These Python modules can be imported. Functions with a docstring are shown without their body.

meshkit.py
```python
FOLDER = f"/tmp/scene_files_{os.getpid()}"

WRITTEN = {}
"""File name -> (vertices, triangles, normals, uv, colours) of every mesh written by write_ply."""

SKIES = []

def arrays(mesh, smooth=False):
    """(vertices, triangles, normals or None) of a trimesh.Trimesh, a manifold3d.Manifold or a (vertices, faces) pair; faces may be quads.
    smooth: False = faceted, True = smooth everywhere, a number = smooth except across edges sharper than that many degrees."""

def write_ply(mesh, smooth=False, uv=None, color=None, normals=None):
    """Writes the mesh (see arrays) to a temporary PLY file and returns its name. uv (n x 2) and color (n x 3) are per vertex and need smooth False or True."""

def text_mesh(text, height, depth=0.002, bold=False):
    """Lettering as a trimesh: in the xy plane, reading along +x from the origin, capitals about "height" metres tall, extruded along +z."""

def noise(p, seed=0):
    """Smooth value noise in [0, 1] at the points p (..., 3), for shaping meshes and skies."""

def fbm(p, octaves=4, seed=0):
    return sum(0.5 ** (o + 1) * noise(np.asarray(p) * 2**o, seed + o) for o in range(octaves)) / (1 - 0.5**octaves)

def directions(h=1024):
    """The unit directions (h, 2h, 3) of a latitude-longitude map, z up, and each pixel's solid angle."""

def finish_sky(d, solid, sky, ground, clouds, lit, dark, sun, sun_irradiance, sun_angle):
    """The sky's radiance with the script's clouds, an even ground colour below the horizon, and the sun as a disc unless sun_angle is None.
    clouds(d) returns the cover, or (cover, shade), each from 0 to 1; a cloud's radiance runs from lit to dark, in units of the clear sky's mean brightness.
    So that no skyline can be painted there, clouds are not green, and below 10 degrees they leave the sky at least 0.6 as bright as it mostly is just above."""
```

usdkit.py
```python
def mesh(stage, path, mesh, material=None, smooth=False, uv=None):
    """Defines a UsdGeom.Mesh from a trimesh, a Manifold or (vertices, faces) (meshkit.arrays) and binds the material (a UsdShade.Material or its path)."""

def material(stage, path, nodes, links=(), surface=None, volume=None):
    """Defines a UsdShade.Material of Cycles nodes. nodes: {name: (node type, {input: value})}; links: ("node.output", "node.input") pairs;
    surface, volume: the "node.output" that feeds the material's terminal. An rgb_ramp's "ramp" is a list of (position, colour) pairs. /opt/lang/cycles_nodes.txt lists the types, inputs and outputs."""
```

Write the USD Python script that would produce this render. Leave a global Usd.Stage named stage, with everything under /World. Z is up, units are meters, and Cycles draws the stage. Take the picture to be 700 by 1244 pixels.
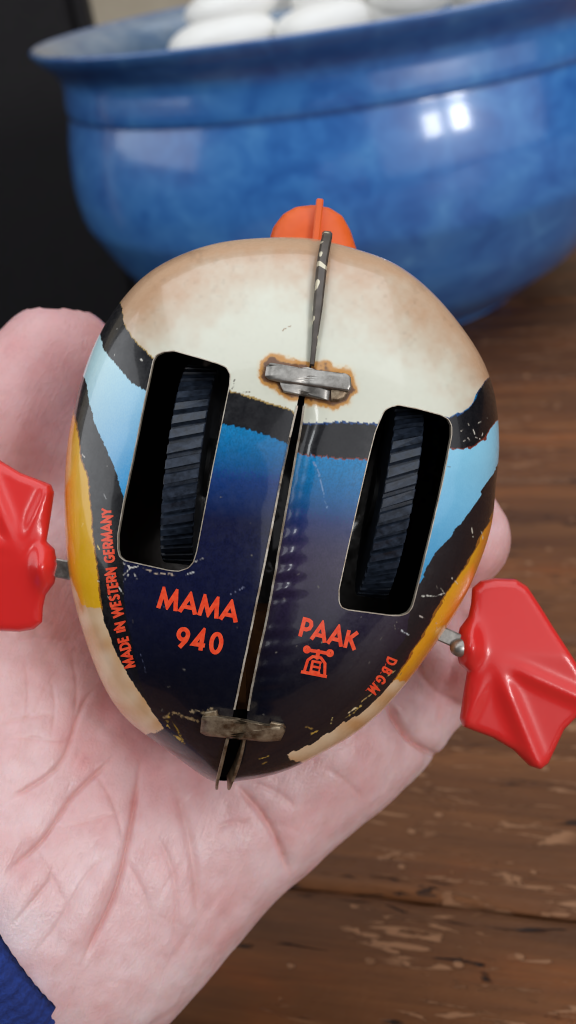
import math, numpy as np, trimesh, shapely, usdkit, meshkit
from shapely.geometry import Polygon, LineString, Point, MultiLineString
from shapely import affinity
from scipy.spatial import Delaunay, cKDTree
from scipy.interpolate import CubicSpline
from pxr import Usd, UsdGeom, UsdLux, UsdShade, Gf, Sdf, Vt

stage = Usd.Stage.CreateInMemory()
UsdGeom.SetStageUpAxis(stage, UsdGeom.Tokens.z)
UsdGeom.SetStageMetersPerUnit(stage, 1.0)
UsdGeom.Xform.Define(stage, '/World')
rng = np.random.default_rng(7)

# ------------------------------------------------------------------ camera
H_CAM, PITCH, ROLL, FPX, D = .175, math.radians(28.78), math.radians(9.57), 1306.0, 144.0   # D: millimetres to the toy
FW = np.array([0, math.cos(PITCH), -math.sin(PITCH)])
_r0, _u0 = np.array([1.0, 0, 0]), np.array([0, math.sin(PITCH), math.cos(PITCH)])
RT = math.cos(ROLL) * _r0 - math.sin(ROLL) * _u0
UP = math.sin(ROLL) * _r0 + math.cos(ROLL) * _u0
EYE = np.array([0, 0, H_CAM])

def gfmat(rows, origin):
    m = np.eye(4); m[:3, :3] = np.array(rows); m[3, :3] = origin
    return Gf.Matrix4d(*m.ravel().tolist())

cam = UsdGeom.Camera.Define(stage, '/World/camera')
cam.AddTransformOp().Set(gfmat([RT, UP, -FW], EYE))
cam.CreateHorizontalApertureAttr(36.0)
cam.CreateFocalLengthAttr(36.0 * FPX / 700)
cam.CreateFStopAttr(36.0 * FPX / 700 / 1.55)
cam.CreateFocusDistanceAttr(.133)
cam.CreateClippingRangeAttr((.01, 100))
cam.CreateExposureAttr(0.1)

# ------------------------------------------------------------------ lamps, all out of view: the two panes of a window behind the photographer, and unseen soft lights
def rect_light(name, pos, target, w, h, power, color=(1, 1, 1), up=(0, 0, 1)):
    pos, target = np.array(pos, float), np.array(target, float)
    z = pos - target; z /= np.linalg.norm(z)
    x = np.cross(up, z); x /= np.linalg.norm(x); y = np.cross(z, x)
    l = UsdLux.RectLight.Define(stage, '/World/' + name)
    l.AddTransformOp().Set(gfmat([x, y, z], pos))
    l.CreateWidthAttr(w); l.CreateHeightAttr(h); l.CreateIntensityAttr(power); l.CreateColorAttr(color)
    return l
AZ, EL, DIST = math.radians(29), math.radians(14), 2.4
WIN = np.array([.05, .45, .1]) + DIST * np.array([math.sin(AZ) * math.cos(EL), -math.cos(AZ) * math.cos(EL), math.sin(EL)])
_side = np.array([math.cos(AZ), math.sin(AZ), 0])
rect_light('window_pane_light_a', WIN - .22 * _side, (0, .3, .1), .26, .34, 20, (1, .98, .96))
rect_light('window_pane_light_b', WIN + .22 * _side, (0, .3, .1), .26, .34, 32, (.97, .98, 1))
rect_light('unseen_overhead_light', (.3, .2, 2.2), (.1, .3, 0), 3.0, 3.0, 1.7, (.91, .955, 1), up=(0, 1, 0))  # unseen, broad soft light on the whole scene from above
rect_light('unseen_right_light', (1.9, -2.2, 1.35), (0, .3, .1), 4.6, 3.0, .80, (.95, .96, 1))  # out of view, placed for the soft haze on the right tin half
rect_light('unseen_left_light', (-2.4, .35, 1.25), (0, .2, .05), 2.2, 2.0, 1.7, (.94, .965, 1))  # unseen, lights the left sides of toy and bowl
rect_light('unseen_seam_light', (-1.02, -1.06, 1.68), (0, .13, .1), .34, .34, 9.0, (.95, .975, 1))  # out of view, placed for the pale glint on the tin beside the seam

# ------------------------------------------------------------------ helpers
_used = set()
def path_for(name, parent='/World'):
    p, k = f'{parent}/{name}', 0
    while p in _used:
        k += 1; p = f'{parent}/{name}_{k:03d}'
    _used.add(p)
    return p
def thing(name, label, cat, rows=None, origin=(0, 0, 0), group=None, kind=None):
    x = UsdGeom.Xform.Define(stage, path_for(name))
    x.AddTransformOp().Set(gfmat(np.eye(3) if rows is None else rows, origin))
    tag(x, label, cat, group, kind)
    return str(x.GetPath())
def tag(x, label=None, cat=None, group=None, kind=None):
    for k, v in (('label', label), ('category', cat), ('group', group), ('kind', kind)):
        if v: x.GetPrim().SetCustomDataByKey(k, v)
def part(parent, name, mesh, mat, smooth=30, colors=None, label=None):
    m = usdkit.mesh(stage, path_for(name, parent), mesh, mat, smooth)
    for key, val in (colors or {}).items():
        UsdGeom.PrimvarsAPI(m).CreatePrimvar(key, Sdf.ValueTypeNames.Color3fArray, 'vertex').Set(Vt.Vec3fArray.FromNumpy(np.asarray(val, np.float32)))
    if label: m.GetPrim().SetCustomDataByKey('label', label)
    return str(m.GetPath())
def lin(*c):
    c = np.array(c, float) / 255
    return np.where(c < .04045, c / 12.92, ((c + .055) / 1.055) ** 2.4)
def mat(name, nodes, links, surface='p.BSDF'):
    return usdkit.material(stage, '/World/Looks/' + name, nodes, links, surface=surface)
def simple(name, color, rough=.5, metal=0., bump=None, **kw):
    nodes = {'p': ('principled_bsdf', dict(base_color=tuple(color), roughness=rough, metallic=metal, **kw))}
    links = []
    if bump:
        nodes['t'] = ('texture_coordinate', {}); nodes['n'] = ('noise_texture', dict(scale=bump[0], detail=4.0, roughness=.6))
        nodes['b'] = ('bump', dict(strength=bump[1], distance=bump[2]))
        links += [('t.object', 'n.vector'), ('n.fac', 'b.height'), ('b.normal', 'p.normal')]
    return mat(name, nodes, links)
def mottled(name, c1, c2, scale, rough=(.4, .6), metal=0., bump=0., dist=.0002, stops=(.35, .65), **kw):
    return mat(name, {
        't': ('texture_coordinate', {}), 'n': ('noise_texture', dict(scale=scale, detail=6.0, roughness=.62)),
        'r': ('rgb_ramp', {'ramp': [(0, c1), (stops[0], c1), (stops[1], c2), (1, c2)]}),
        'm': ('map_range', dict(from_min=.3, from_max=.7, to_min=rough[0], to_max=rough[1])),
        'b': ('bump', dict(strength=bump, distance=dist)),
        'p': ('principled_bsdf', dict(metallic=metal, **kw))},
        [('t.object', 'n.vector'), ('n.fac', 'r.fac'), ('r.color', 'p.base_color'), ('n.fac', 'm.value'), ('m.result', 'p.roughness'), ('n.fac', 'b.height'), ('b.normal', 'p.normal')])
def noise2(x, y, s, seed=0):
    return meshkit.noise(np.stack([x / s, y / s, np.full_like(x, seed * 3.7 + .5)], -1), seed)
def ray(px, py):
    d = FW + RT * (px - 350) / FPX + UP * (622 - py) / FPX
    return d
def on_table(px, py, z=0.0):
    d = ray(px, py)
    return EYE + d * (z - EYE[2]) / d[2]
def revolve(profile, n=160):
    """profile: (radius, z) points, top to bottom; returns a closed-of-revolution trimesh"""
    p = np.array(profile, float); a = np.linspace(0, 2 * np.pi, n, endpoint=False)
    v = np.stack([p[:, None, 0] * np.cos(a), p[:, None, 0] * np.sin(a), np.repeat(p[:, 1:2], n, 1)], -1).reshape(-1, 3)
    i, j = np.meshgrid(np.arange(len(p) - 1), np.arange(n), indexing='ij'); k = (j + 1) % n
    q = np.stack([i * n + j, i * n + k, (i + 1) * n + k, (i + 1) * n + j], -1).reshape(-1, 4)
    f = np.vstack([q[:, [0, 2, 1]], q[:, [0, 3, 2]]])
    return trimesh.Trimesh(v, f, process=False)
def spline(pts, n):
    pts = np.array(pts, float); t = np.r_[0, np.cumsum(np.linalg.norm(np.diff(pts, axis=0), axis=1))]
    return CubicSpline(t, pts)(np.linspace(0, t[-1], n))

# ================================================================== the setting
dark_brown = simple('dark_floor_paint', (.012, .009, .008), .6)
charcoal = mottled('charcoal_cloth', (.005, .004, .005), (.009, .007, .009), 60, (.7, .9), bump=.3)
beige = mottled('beige_plaster', (.50, .42, .31), (.56, .48, .36), 30, (.8, .95), bump=.1)
def box(x0, y0, z0, x1, y1, z1, cham=0.0):
    m = trimesh.creation.box([x1 - x0, y1 - y0, z1 - z0]); m.apply_translation([(x0 + x1) / 2, (y0 + y1) / 2, (z0 + z1) / 2])
    if cham:
        import manifold3d
        s = np.array(m.bounds)
        pts = []
        for sx in (0, 1):
            for sy in (0, 1):
                for sz in (0, 1):
                    c = np.array([s[sx, 0], s[sy, 1], s[sz, 2]]); ins = np.array([1 - 2 * sx, 1 - 2 * sy, 1 - 2 * sz]) * cham
                    for k in range(3):
                        q = c + ins; q[k] = c[k]; pts.append(q)
        m = trimesh.convex.convex_hull(np.array(pts))
    return m
def structure(name, mesh, m):
    x = usdkit.mesh(stage, path_for(name), mesh, m, 30); tag(x, kind='structure')
structure('floor', box(-3, -1, -.76, 3, 2.2, -.74), dark_brown)
structure('wall', box(-3, 1.6, -.74, 3, 1.66, 1.6), beige)
cab = thing('dark_screen', 'dark charcoal screen standing behind the left side of the blue bowl', 'screen', origin=(0, 0, 0))
_e = EYE + ray(106, 10) * (.98 / ray(106, 10)[1])
part(cab, 'panel', box(_e[0] - .9, .98, -.735, _e[0] - .012, 1.02, .55, .006), charcoal)
part(cab, 'edge_post', box(_e[0] - .011, .975, -.735, _e[0], 1.025, .56, .003), charcoal)

# ------------------------------------------------------------------ wooden table made of planks
A, B = on_table(362, 1073), on_table(700, 1113)
pd = (B - A)[:2] / np.linalg.norm((B - A)[:2]); pang = math.atan2(pd[1], pd[0]); pn = np.array([-pd[1], pd[0]])
def wood(name, seed, tone):
    return mat(name, {
        'g': ('geometry', {}),
        'rot': ('mapping', dict(rotation=(0, 0, -pang), location=(seed * 1.37, seed * .71, 0))),
        'long': ('mapping', dict(scale=(9, 120, 9))), 'chipv': ('mapping', dict(scale=(64, 380, 64))), 'blotch': ('mapping', dict(scale=(11, 34, 11))), 'crk': ('mapping', dict(scale=(7, 42, 7))), 'spotv': ('mapping', dict(scale=(190, 260, 190))), 'broad': ('mapping', dict(scale=(16, 28, 16))),
        'n1': ('noise_texture', dict(scale=1.0, detail=9.0, roughness=.68, distortion=.5)),
        'n2': ('noise_texture', dict(scale=1.0, detail=5.0, roughness=.58, distortion=1.2)),
        'n3': ('noise_texture', dict(scale=1.0, detail=4.0, roughness=.6)), 'n5': ('noise_texture', dict(scale=1.0, detail=4.0, roughness=.55, distortion=.4)), 'n6': ('noise_texture', dict(scale=1.0, detail=2.0)),
        'n4': ('noise_texture', dict(scale=420.0, detail=3.0, roughness=.6)),
        'vo': ('voronoi_texture', dict(scale=1.0)), 'vs': ('separate_color', {}),
        'base': ('rgb_ramp', {'ramp': [(0, np.array((.042, .015, .006)) * tone), (.36, np.array((.098, .039, .014)) * tone), (.55, np.array((.150, .062, .023)) * tone), (.75, np.array((.21, .090, .034)) * tone)]}),
        'blo': ('rgb_ramp', {'ramp': [(0, (.50, .46, .45)), (.38, (.85, .82, .80)), (.58, (1.2, 1.08, .95)), (.70, (1.7, 1.25, .85)), (1, (2.0, 1.4, .9))]}),
        'mul': ('mix_color', dict(blend_type='multiply', fac=1.0, use_clamp=False)),
        'chip': ('rgb_ramp', {'ramp': [(0, (0, 0, 0)), (.585, (0, 0, 0)), (.60, (1, 1, 1)), (1, (1, 1, 1))]}), 'gate': ('rgb_ramp', {'ramp': [(0, (0, 0, 0)), (.50, (0, 0, 0)), (.55, (1, 1, 1)), (1, (1, 1, 1))]}), 'cg': ('math', dict(math_type='multiply')),
        'sd': ('rgb_ramp', {'ramp': [(0, (1, 1, 1)), (.17, (1, 1, 1)), (.23, (0, 0, 0)), (1, (0, 0, 0))]}), 'sr': ('rgb_ramp', {'ramp': [(0, (0, 0, 0)), (.78, (0, 0, 0)), (.80, (1, 1, 1)), (1, (1, 1, 1))]}), 'sp': ('math', dict(math_type='multiply')), 'cs': ('math', dict(math_type='maximum')),
        'chipc': ('mix_color', dict(blend_type='mix', b=(.30, .145, .07))),
        'dk': ('rgb_ramp', {'ramp': [(0, (1, 1, 1)), (.33, (1, 1, 1)), (.35, (0, 0, 0)), (.494, (0, 0, 0)), (.499, (1, 1, 1)), (.503, (1, 1, 1)), (.508, (0, 0, 0)), (1, (0, 0, 0))]}), 'dm': ('rgb_ramp', {'ramp': [(0, (1, 1, 1)), (.43, (1, 1, 1)), (.47, (0, 0, 0)), (1, (0, 0, 0))]}), 'dd': ('math', dict(math_type='multiply')),
        'dkc': ('mix_color', dict(blend_type='mix', b=(.012, .008, .007))),
        'hsum': ('math', dict(math_type='subtract')), 'hs3': ('math', dict(math_type='subtract')),
        'hs2': ('math', dict(math_type='multiply_add', value2=.35)),
        'b': ('bump', dict(strength=.8, distance=.0006)),
        'rr': ('map_range', dict(from_min=.3, from_max=.7, to_min=.36, to_max=.60)),
        'p': ('principled_bsdf', dict(specular_ior_level=.28))},
        [('g.position', 'rot.vector'), *[('rot.vector', k + '.vector') for k in ('long', 'chipv', 'blotch', 'crk', 'spotv', 'broad', 'n4')],
         ('long.vector', 'n1.vector'), ('chipv.vector', 'n2.vector'), ('blotch.vector', 'n3.vector'), ('crk.vector', 'n5.vector'), ('broad.vector', 'n6.vector'), ('spotv.vector', 'vo.vector'),
         ('n1.fac', 'base.fac'), ('n3.fac', 'blo.fac'), ('base.color', 'mul.a'), ('blo.color', 'mul.b'),
         ('n2.fac', 'chip.fac'), ('n6.fac', 'gate.fac'), ('chip.color', 'cg.value1'), ('gate.color', 'cg.value2'),
         ('vo.distance', 'sd.fac'), ('vo.color', 'vs.color'), ('vs.r', 'sr.fac'), ('sd.color', 'sp.value1'), ('sr.color', 'sp.value2'), ('cg.value', 'cs.value1'), ('sp.value', 'cs.value2'),
         ('mul.result', 'chipc.a'), ('cs.value', 'chipc.fac'),
         ('n5.fac', 'dk.fac'), ('n2.fac', 'dm.fac'), ('dk.color', 'dd.value1'), ('dm.color', 'dd.value2'), ('chipc.result', 'dkc.a'), ('dd.value', 'dkc.fac'), ('dkc.result', 'p.base_color'),
         ('n1.fac', 'hsum.value1'), ('cs.value', 'hsum.value2'), ('hsum.value', 'hs3.value1'), ('dd.value', 'hs3.value2'), ('n4.fac', 'hs2.value1'), ('hs3.value', 'hs2.value3'), ('hs2.value', 'b.height'), ('b.normal', 'p.normal'), ('n1.fac', 'rr.value'), ('rr.result', 'p.roughness')])
woods = [wood(f'worn_wood_{"abcd"[k]}', k + 1, t) for k, t in enumerate((1.0, .86, 1.12, .94))]
table = thing('wooden_table', 'worn brown plank table with scratches and chipped varnish under the hand and bowl', 'table', rows=[[pd[0], pd[1], 0], [pn[0], pn[1], 0], [0, 0, 1]], origin=(A[0], A[1], 0))
end_pt = np.array([-.105, .40]) - A[:2]; x_end = float(end_pt @ pd)
W = .088
for k in range(-3, 12):
    g = .0003 + .0003 * rng.random()
    xs = np.linspace(x_end, 1.1, 220)
    y0, y1 = k * W + g, (k + 1) * W - g
    dz = rng.uniform(-.0006, .0003)
    # plank: a grid cross-section with worn rounded edges that wander slightly
    prof = [(y0, -.022), (y0, dz - .0016), (y0 + .0010, dz - .0005), (y0 + .003, dz), (y1 - .003, dz), (y1 - .0010, dz - .0005), (y1, dz - .0016), (y1, -.022)]
    v = []
    for i, x in enumerate(xs):
        for j, (yy, zz) in enumerate(prof):
            wob = (meshkit.noise(np.array([x * 110, k * 3.1 + j * .01, .5])) - .5) * .0012 * (1 if j in (1, 2, 5, 6) else 0)
            v.append((x, yy + (wob if j < 4 else -wob), zz - abs(wob) * .5))
    n = len(prof); f = []
    for i in range(len(xs) - 1):
        for j in range(n - 1):
            a = i * n + j; f += [(a, a + n, a + n + 1), (a, a + n + 1, a + 1)]
    for i0 in (0, (len(xs) - 1) * n):
        for j in range(1, n - 1):
            f.append((i0, i0 + j, i0 + j + 1) if i0 == 0 else (i0, i0 + j + 1, i0 + j))
    part(table, 'plank', trimesh.Trimesh(np.array(v), np.array(f)[:, ::-1] * 1, process=False), woods[(k * 7) % 4], 40)
part(table, 'under_frame', box(x_end + .02, -3 * W, -.05, 1.05, 12 * W, -.023), dark_brown)

# ------------------------------------------------------------------ blue glazed bowl
BC, RB, ZB = np.array([.0605, .5365]), .1390, .1392
glaze = mat('blue_glaze', {
    't': ('texture_coordinate', {}), 'mp': ('mapping', dict(scale=(1, 1, 1.1))), 'n': ('noise_texture', dict(scale=58.0, detail=7.0, roughness=.68, distortion=.5)), 'n2': ('noise_texture', dict(scale=210.0, detail=3.0, roughness=.6)),
    'a': ('attribute', dict(attribute='paint')),
    'r': ('rgb_ramp', {'ramp': [(0, (.30, .40, .58)), (.37, (.66, .72, .83)), (.5, (1.0, 1.0, 1.0)), (.62, (1.45, 1.25, 1.1)), (.8, (3.2, 2.1, 1.4))]}),
    'm': ('mix_color', dict(blend_type='multiply', fac=1.0, use_clamp=False)),
    'b': ('bump', dict(strength=.12, distance=.0006)),
    'p': ('principled_bsdf', dict(roughness=.3, coat_weight=.9, coat_roughness=.11))},
    [('t.object', 'mp.vector'), ('mp.vector', 'n.vector'), ('t.object', 'n2.vector'), ('n.fac', 'r.fac'), ('a.color', 'm.a'), ('r.color', 'm.b'), ('m.result', 'p.base_color'), ('n.fac', 'b.height'), ('b.normal', 'p.normal')])
prof = [(.0, .012), (.40, .012), (.62, .09), (.78, .28), (.885, .52), (.905, .70), (.885, .82), (.905, .90), (.95, .965), (.992, .99), (1.003, 1.0), (1.010, .995), (1.009, .985), (.992, .962), (.958, .932), (.936, .905), (.930, .880), (.934, .852), (.938, .82), (.937, .80), (.933, .79), (.935, .782), (.945, .745), (.957, .69), (.967, .62), (.971, .54), (.961, .45), (.935, .40), (.865, .27), (.76, .15), (.62, .055), (.56, .02), (.55, .0), (.50, .0), (.49, .015), (0, .015)]
pp = np.array(prof) * [RB, ZB]
dense = []
for i in range(len(pp) - 1):
    for s_ in np.linspace(0, 1, 6, endpoint=False): dense.append(pp[i] * (1 - s_) + pp[i + 1] * s_)
dense.append(pp[-1]); dense = np.array(dense)
for _ in range(4):
    dense[1:-1] = .25 * dense[:-2] + .5 * dense[1:-1] + .25 * dense[2:]
dense = dense[::-1]
bm = revolve(dense, 220)
bm.fix_normals()
bowl = thing('glazed_bowl', 'large royal blue glazed ceramic bowl with flared rim holding white pebbles', 'bowl', origin=(BC[0], BC[1], 0))
v = np.array(bm.vertices); rr = np.hypot(v[:, 0], v[:, 1]) / RB; zz = v[:, 2] / ZB
col = np.tile(np.array([.050, .22, .62]), (len(v), 1))
inner = len(dense) - 1 - np.arange(len(v)) // 220 <= 57; col[inner] = (.13, .20, .30)
navy = .8 * np.clip(1 - np.abs(zz - .94) / .05, 0, 1) * (rr > .90) * ~inner; col += navy[:, None] * (np.array([.010, .035, .20]) - col) * .7
lip = np.exp(-((zz - 1) / .012) ** 2) * (rr > .98); col += lip[:, None] * (np.array([.10, .13, .22]) - col) * .55
groove = np.exp(-((zz - .79) / .008) ** 2) * (rr > .9); col += groove[:, None] * (np.array([.02, .06, .24]) - col) * .6
part(bowl, 'body', bm, glaze, True, {'paint': col})

white = mottled('white_stone', (.84, .82, .77), (.89, .875, .84), 40, (.35, .5), bump=.05, subsurface_weight=.2, subsurface_radius=(.004, .004, .004), subsurface_scale=1.0)
def pebble(ax, seed):
    m = trimesh.creation.icosphere(4); v = np.array(m.vertices)
    v = v * (1 + .10 * (meshkit.fbm(v * 1.3 + 10 + seed, 2, seed) - .5)[:, None])
    v = np.sign(v) * np.abs(v) ** .92
    return trimesh.Trimesh(v * np.array(ax), m.faces, process=False)
peb_group = 'white pebbles in the blue bowl'
specs = [  # image place, metres along the view, half axes in mm, turn
    (282, 8, .475, (22, 16, 8.5), .10, 'white oval pebble on top of the pile, leftmost'), (272, 48, .470, (25, 17, 9.5), -.06, 'white oval pebble behind the rim under the leftmost top one'),
    (402, -4, .468, (18, 15, 8.5), -.25, 'white pebble on top of the pile, second from left'), (392, 30, .462, (22, 16, 9), .1, 'white pebble behind the rim, second from left in the lower row'),
    (505, -16, .462, (22, 15, 11), .12, 'white pebble on top of the pile, third from left'), (478, 10, .470, (17, 14, 10), .0, 'white pebble low behind the rim, third from left'),
    (590, -22, .470, (20, 14, 11), .2, 'rightmost white pebble just showing above the rim'), (345, -22, .515, (20, 15, 12), 0, 'white pebble at the back between the two leftmost top ones')]
for k, (px, py, dist, ax, turn, lab) in enumerate(specs):
    o = EYE + ray(px, py) * dist
    t = turn + .25
    rows = [[math.cos(t), math.sin(t), .05], [-math.sin(t), math.cos(t), 0], [-.05, 0, 1]]
    q = np.linalg.qr(np.array(rows).T)[0].T; q *= np.sign((q * np.array(rows)).sum(1))[:, None]
    pb = usdkit.mesh(stage, path_for('pebble'), trimesh.Trimesh(np.array(pebble(ax, k).vertices) * .001, pebble(ax, k).faces, process=False), white, True)
    UsdGeom.Xformable(pb).AddTransformOp().Set(gfmat(q, o)); tag(pb, lab, 'pebble', peb_group)
# the pile under them, joined: nothing of it can be picked out
heap = []
for zlev, rad, n in ((.075, .085, 10), (.075, .045, 5), (.096, .100, 12), (.096, .06, 8), (.098, .02, 2)):
    for a in np.linspace(0, 2 * np.pi, n, endpoint=False):
        a += zlev * 11; k = len(heap) + 20; t = a + np.pi / 2; m = pebble((19, 14, 11), k)
        p = np.array([BC[0] + rad * math.cos(a), BC[1] + rad * math.sin(a), zlev + rng.uniform(-.003, .003)])
        heap.append(trimesh.Trimesh(np.array(m.vertices) * .001 @ np.array([[math.cos(t), math.sin(t), 0], [-math.sin(t), math.cos(t), 0], [0, 0, 1]]) + p, m.faces, process=False))
hp_ = usdkit.mesh(stage, path_for('pebble_heap'), trimesh.util.concatenate(heap), white, True); tag(hp_, 'heap of white pebbles filling the bowl below its rim', 'pebbles', kind='stuff')

# ================================================================== the toy; its frame: x right, y up the body, z out of the belly, millimetres, z = 0 at its widest section
S = D / FPX
TOY = EYE + FW * D * .001
FRAME = [RT, UP, -FW]
def to_xy(px, py, z=0.0):
    k = S * (D - z) / D
    return (np.asarray(px, float) - 350) * k, (622 - np.asarray(py, float)) * k
def to_px(x, y, z=0.0):
    k = S * (D - z) / D
    return 350 + x / k, 622 - y / k
outline_px = [(147, 368), (177, 336), (220, 311), (263, 297), (327, 290), (378, 291), (433, 304), (476, 320), (519, 351), (561, 399), (587, 441), (600, 480), (605, 520), (605, 555), (602, 585), (597, 634), (583, 681), (559, 734), (521, 792), (480, 845), (431, 890), (387, 916), (353, 933), (320, 943), (290, 948), (264, 949), (240, 937), (215, 919), (185, 897), (155, 873), (135, 847), (117, 810), (101, 765), (86, 704), (80, 640), (80, 580), (84, 535), (91, 497), (104, 450), (124, 403)]
_ox, _oy = to_xy(*np.array(outline_px, float).T); _ox, _oy = _ox * .997, _oy * .997
CX, CY = 0.0, 1.6
_th = np.unwrap(np.arctan2(_oy - CY, _ox - CX)); _rr = np.hypot(_ox - CX, _oy - CY)
_o = np.argsort(_th % (2 * np.pi)); _t, _q = (_th % (2 * np.pi))[_o], _rr[_o]
RSPL = CubicSpline(np.r_[_t, _t[0] + 2 * np.pi], np.r_[_q, _q[0]], bc_type='periodic')
def R_of(th): return RSPL((th - _t[0]) % (2 * np.pi) + _t[0])
seam_px = np.array([(398, 270), (393, 310), (386, 370), (379, 440), (367, 488), (351, 540), (337, 612), (320, 725), (297, 850), (279, 940), (272, 975)], float)
def seam_d(px, py):
    """signed distance (px) to the seam, positive on its right"""
    return px - np.interp(py, seam_px[:, 1], seam_px[:, 0])
HF, HB = 15.0, 23.0
def smooth_step(x, a, b): t = np.clip((x - a) / (b - a), 0, 1); return t * t * (3 - 2 * t)
def surf(x, y, detail=True):
    dx, dy = x - CX, y - CY; th = np.arctan2(dy, dx); rho = np.clip(np.hypot(dx, dy) / R_of(th), 0, 1)
    pw = 2.7
    z = HF * np.sqrt(np.clip(1 - rho ** pw, 0, 1))
    if detail:
        px, py = to_px(x, y, z); sd = seam_d(px, py); on = np.clip(1 - rho, 0, .12) / .12
        low = np.clip((py - 470) / 40, 0, 1)
        rt, lf = np.clip(sd, 0, 400), np.clip(-sd, 0, 400)
        z = z - on * low * np.where(sd > 0, 1.35 * np.exp(-(rt / 19) ** 2), .06 * np.exp(-(lf / 9) ** 2))
        z = z - on * (1 - low) * .35 * np.exp(-(np.abs(sd) / 10) ** 2)
        rip = np.exp(-((rt - 20) / 19) ** 2) * (sd > 0) * np.clip(.3 + (py - 600) / 120, 0, 1) * np.clip((py - 500) / 40, 0, 1) * np.clip((880 - py) / 50, 0, 1)
        ph = py * .29 + 3.2 * noise2(px * 0 + py, py * 0, 45.0, 3) + px * .05
        z = z + on * rip * .13 * smooth_step(noise2(py, py * 0, 31., 10), .25, .7) * (.5 + .7 * np.clip((py - 660) / 80, 0, 1)) * np.sin(ph) * (.45 + 1.1 * noise2(py, py * 0, 55.0, 9))
        z = z + on * .10 * (noise2(px, py, 70.0, 5) - .5) + on * .05 * (noise2(px, py, 26.0, 6) - .5)
    return z
def lift(px, py, off=0.0):
    """the point of the belly (mm) seen at an image place, raised by off"""
    px, py = np.asarray(px, float), np.asarray(py, float); z = np.zeros_like(px) + 12
    for _ in range(14):
        x, y = to_xy(px, py, z); z = .5 * z + .5 * surf(x, y)
    x, y = to_xy(px, py, z)
    return np.stack([x, y, z + off], -1)
slot_l = Polygon([(186, 438), (190, 431), (199, 427), (211, 426), (240, 434), (266, 442), (275, 446), (280, 455), (279, 468), (259, 566), (249, 618), (239, 670), (235, 683), (229, 690), (217, 694), (205, 693), (151, 681), (145, 676), (143, 667), (143, 650), (150, 610), (161, 560), (173, 500)])
slot_r = Polygon([(464, 505), (468, 498), (475, 494), (485, 492), (510, 497), (536, 504), (545, 509), (549, 517), (549, 529), (538, 586), (522, 655), (504, 728), (501, 738), (496, 745), (487, 748), (476, 748), (423, 741), (415, 738), (412, 731), (412, 716), (422, 670), (435, 612), (447, 560), (456, 525)])
GL = spline([(363.5, 480), (357.5, 507), (346, 559), (335, 615), (324, 671), (306, 759), (287, 850), (276, 900), (265, 943), (254, 990)], 120)
GR = spline([(371, 480), (362, 538), (351, 599), (341, 655), (324, 750), (311, 810), (301, 865), (295, 905), (285, 945), (268, 990)], 120)
gap = Polygon([(364, 470)] + [tuple(p) for p in GL] + [tuple(p) for p in GR[::-1]] + [(373, 470), (379.6, 440), (386.6, 370), (393.6, 310), (399, 255), (398, 255), (392.4, 310), (385.4, 370), (378.4, 440)])

def densify(poly, step):
    r = poly.exterior if hasattr(poly, 'exterior') else poly
    n = max(int(r.length / step), 8)
    return np.array([r.interpolate(i / n, normalized=True).coords[0] for i in range(n)])
def round_poly(p, r): return p.buffer(-r).buffer(2 * r).buffer(-r)
slot_l, slot_r = round_poly(slot_l, 6), round_poly(slot_r, 6)

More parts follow.
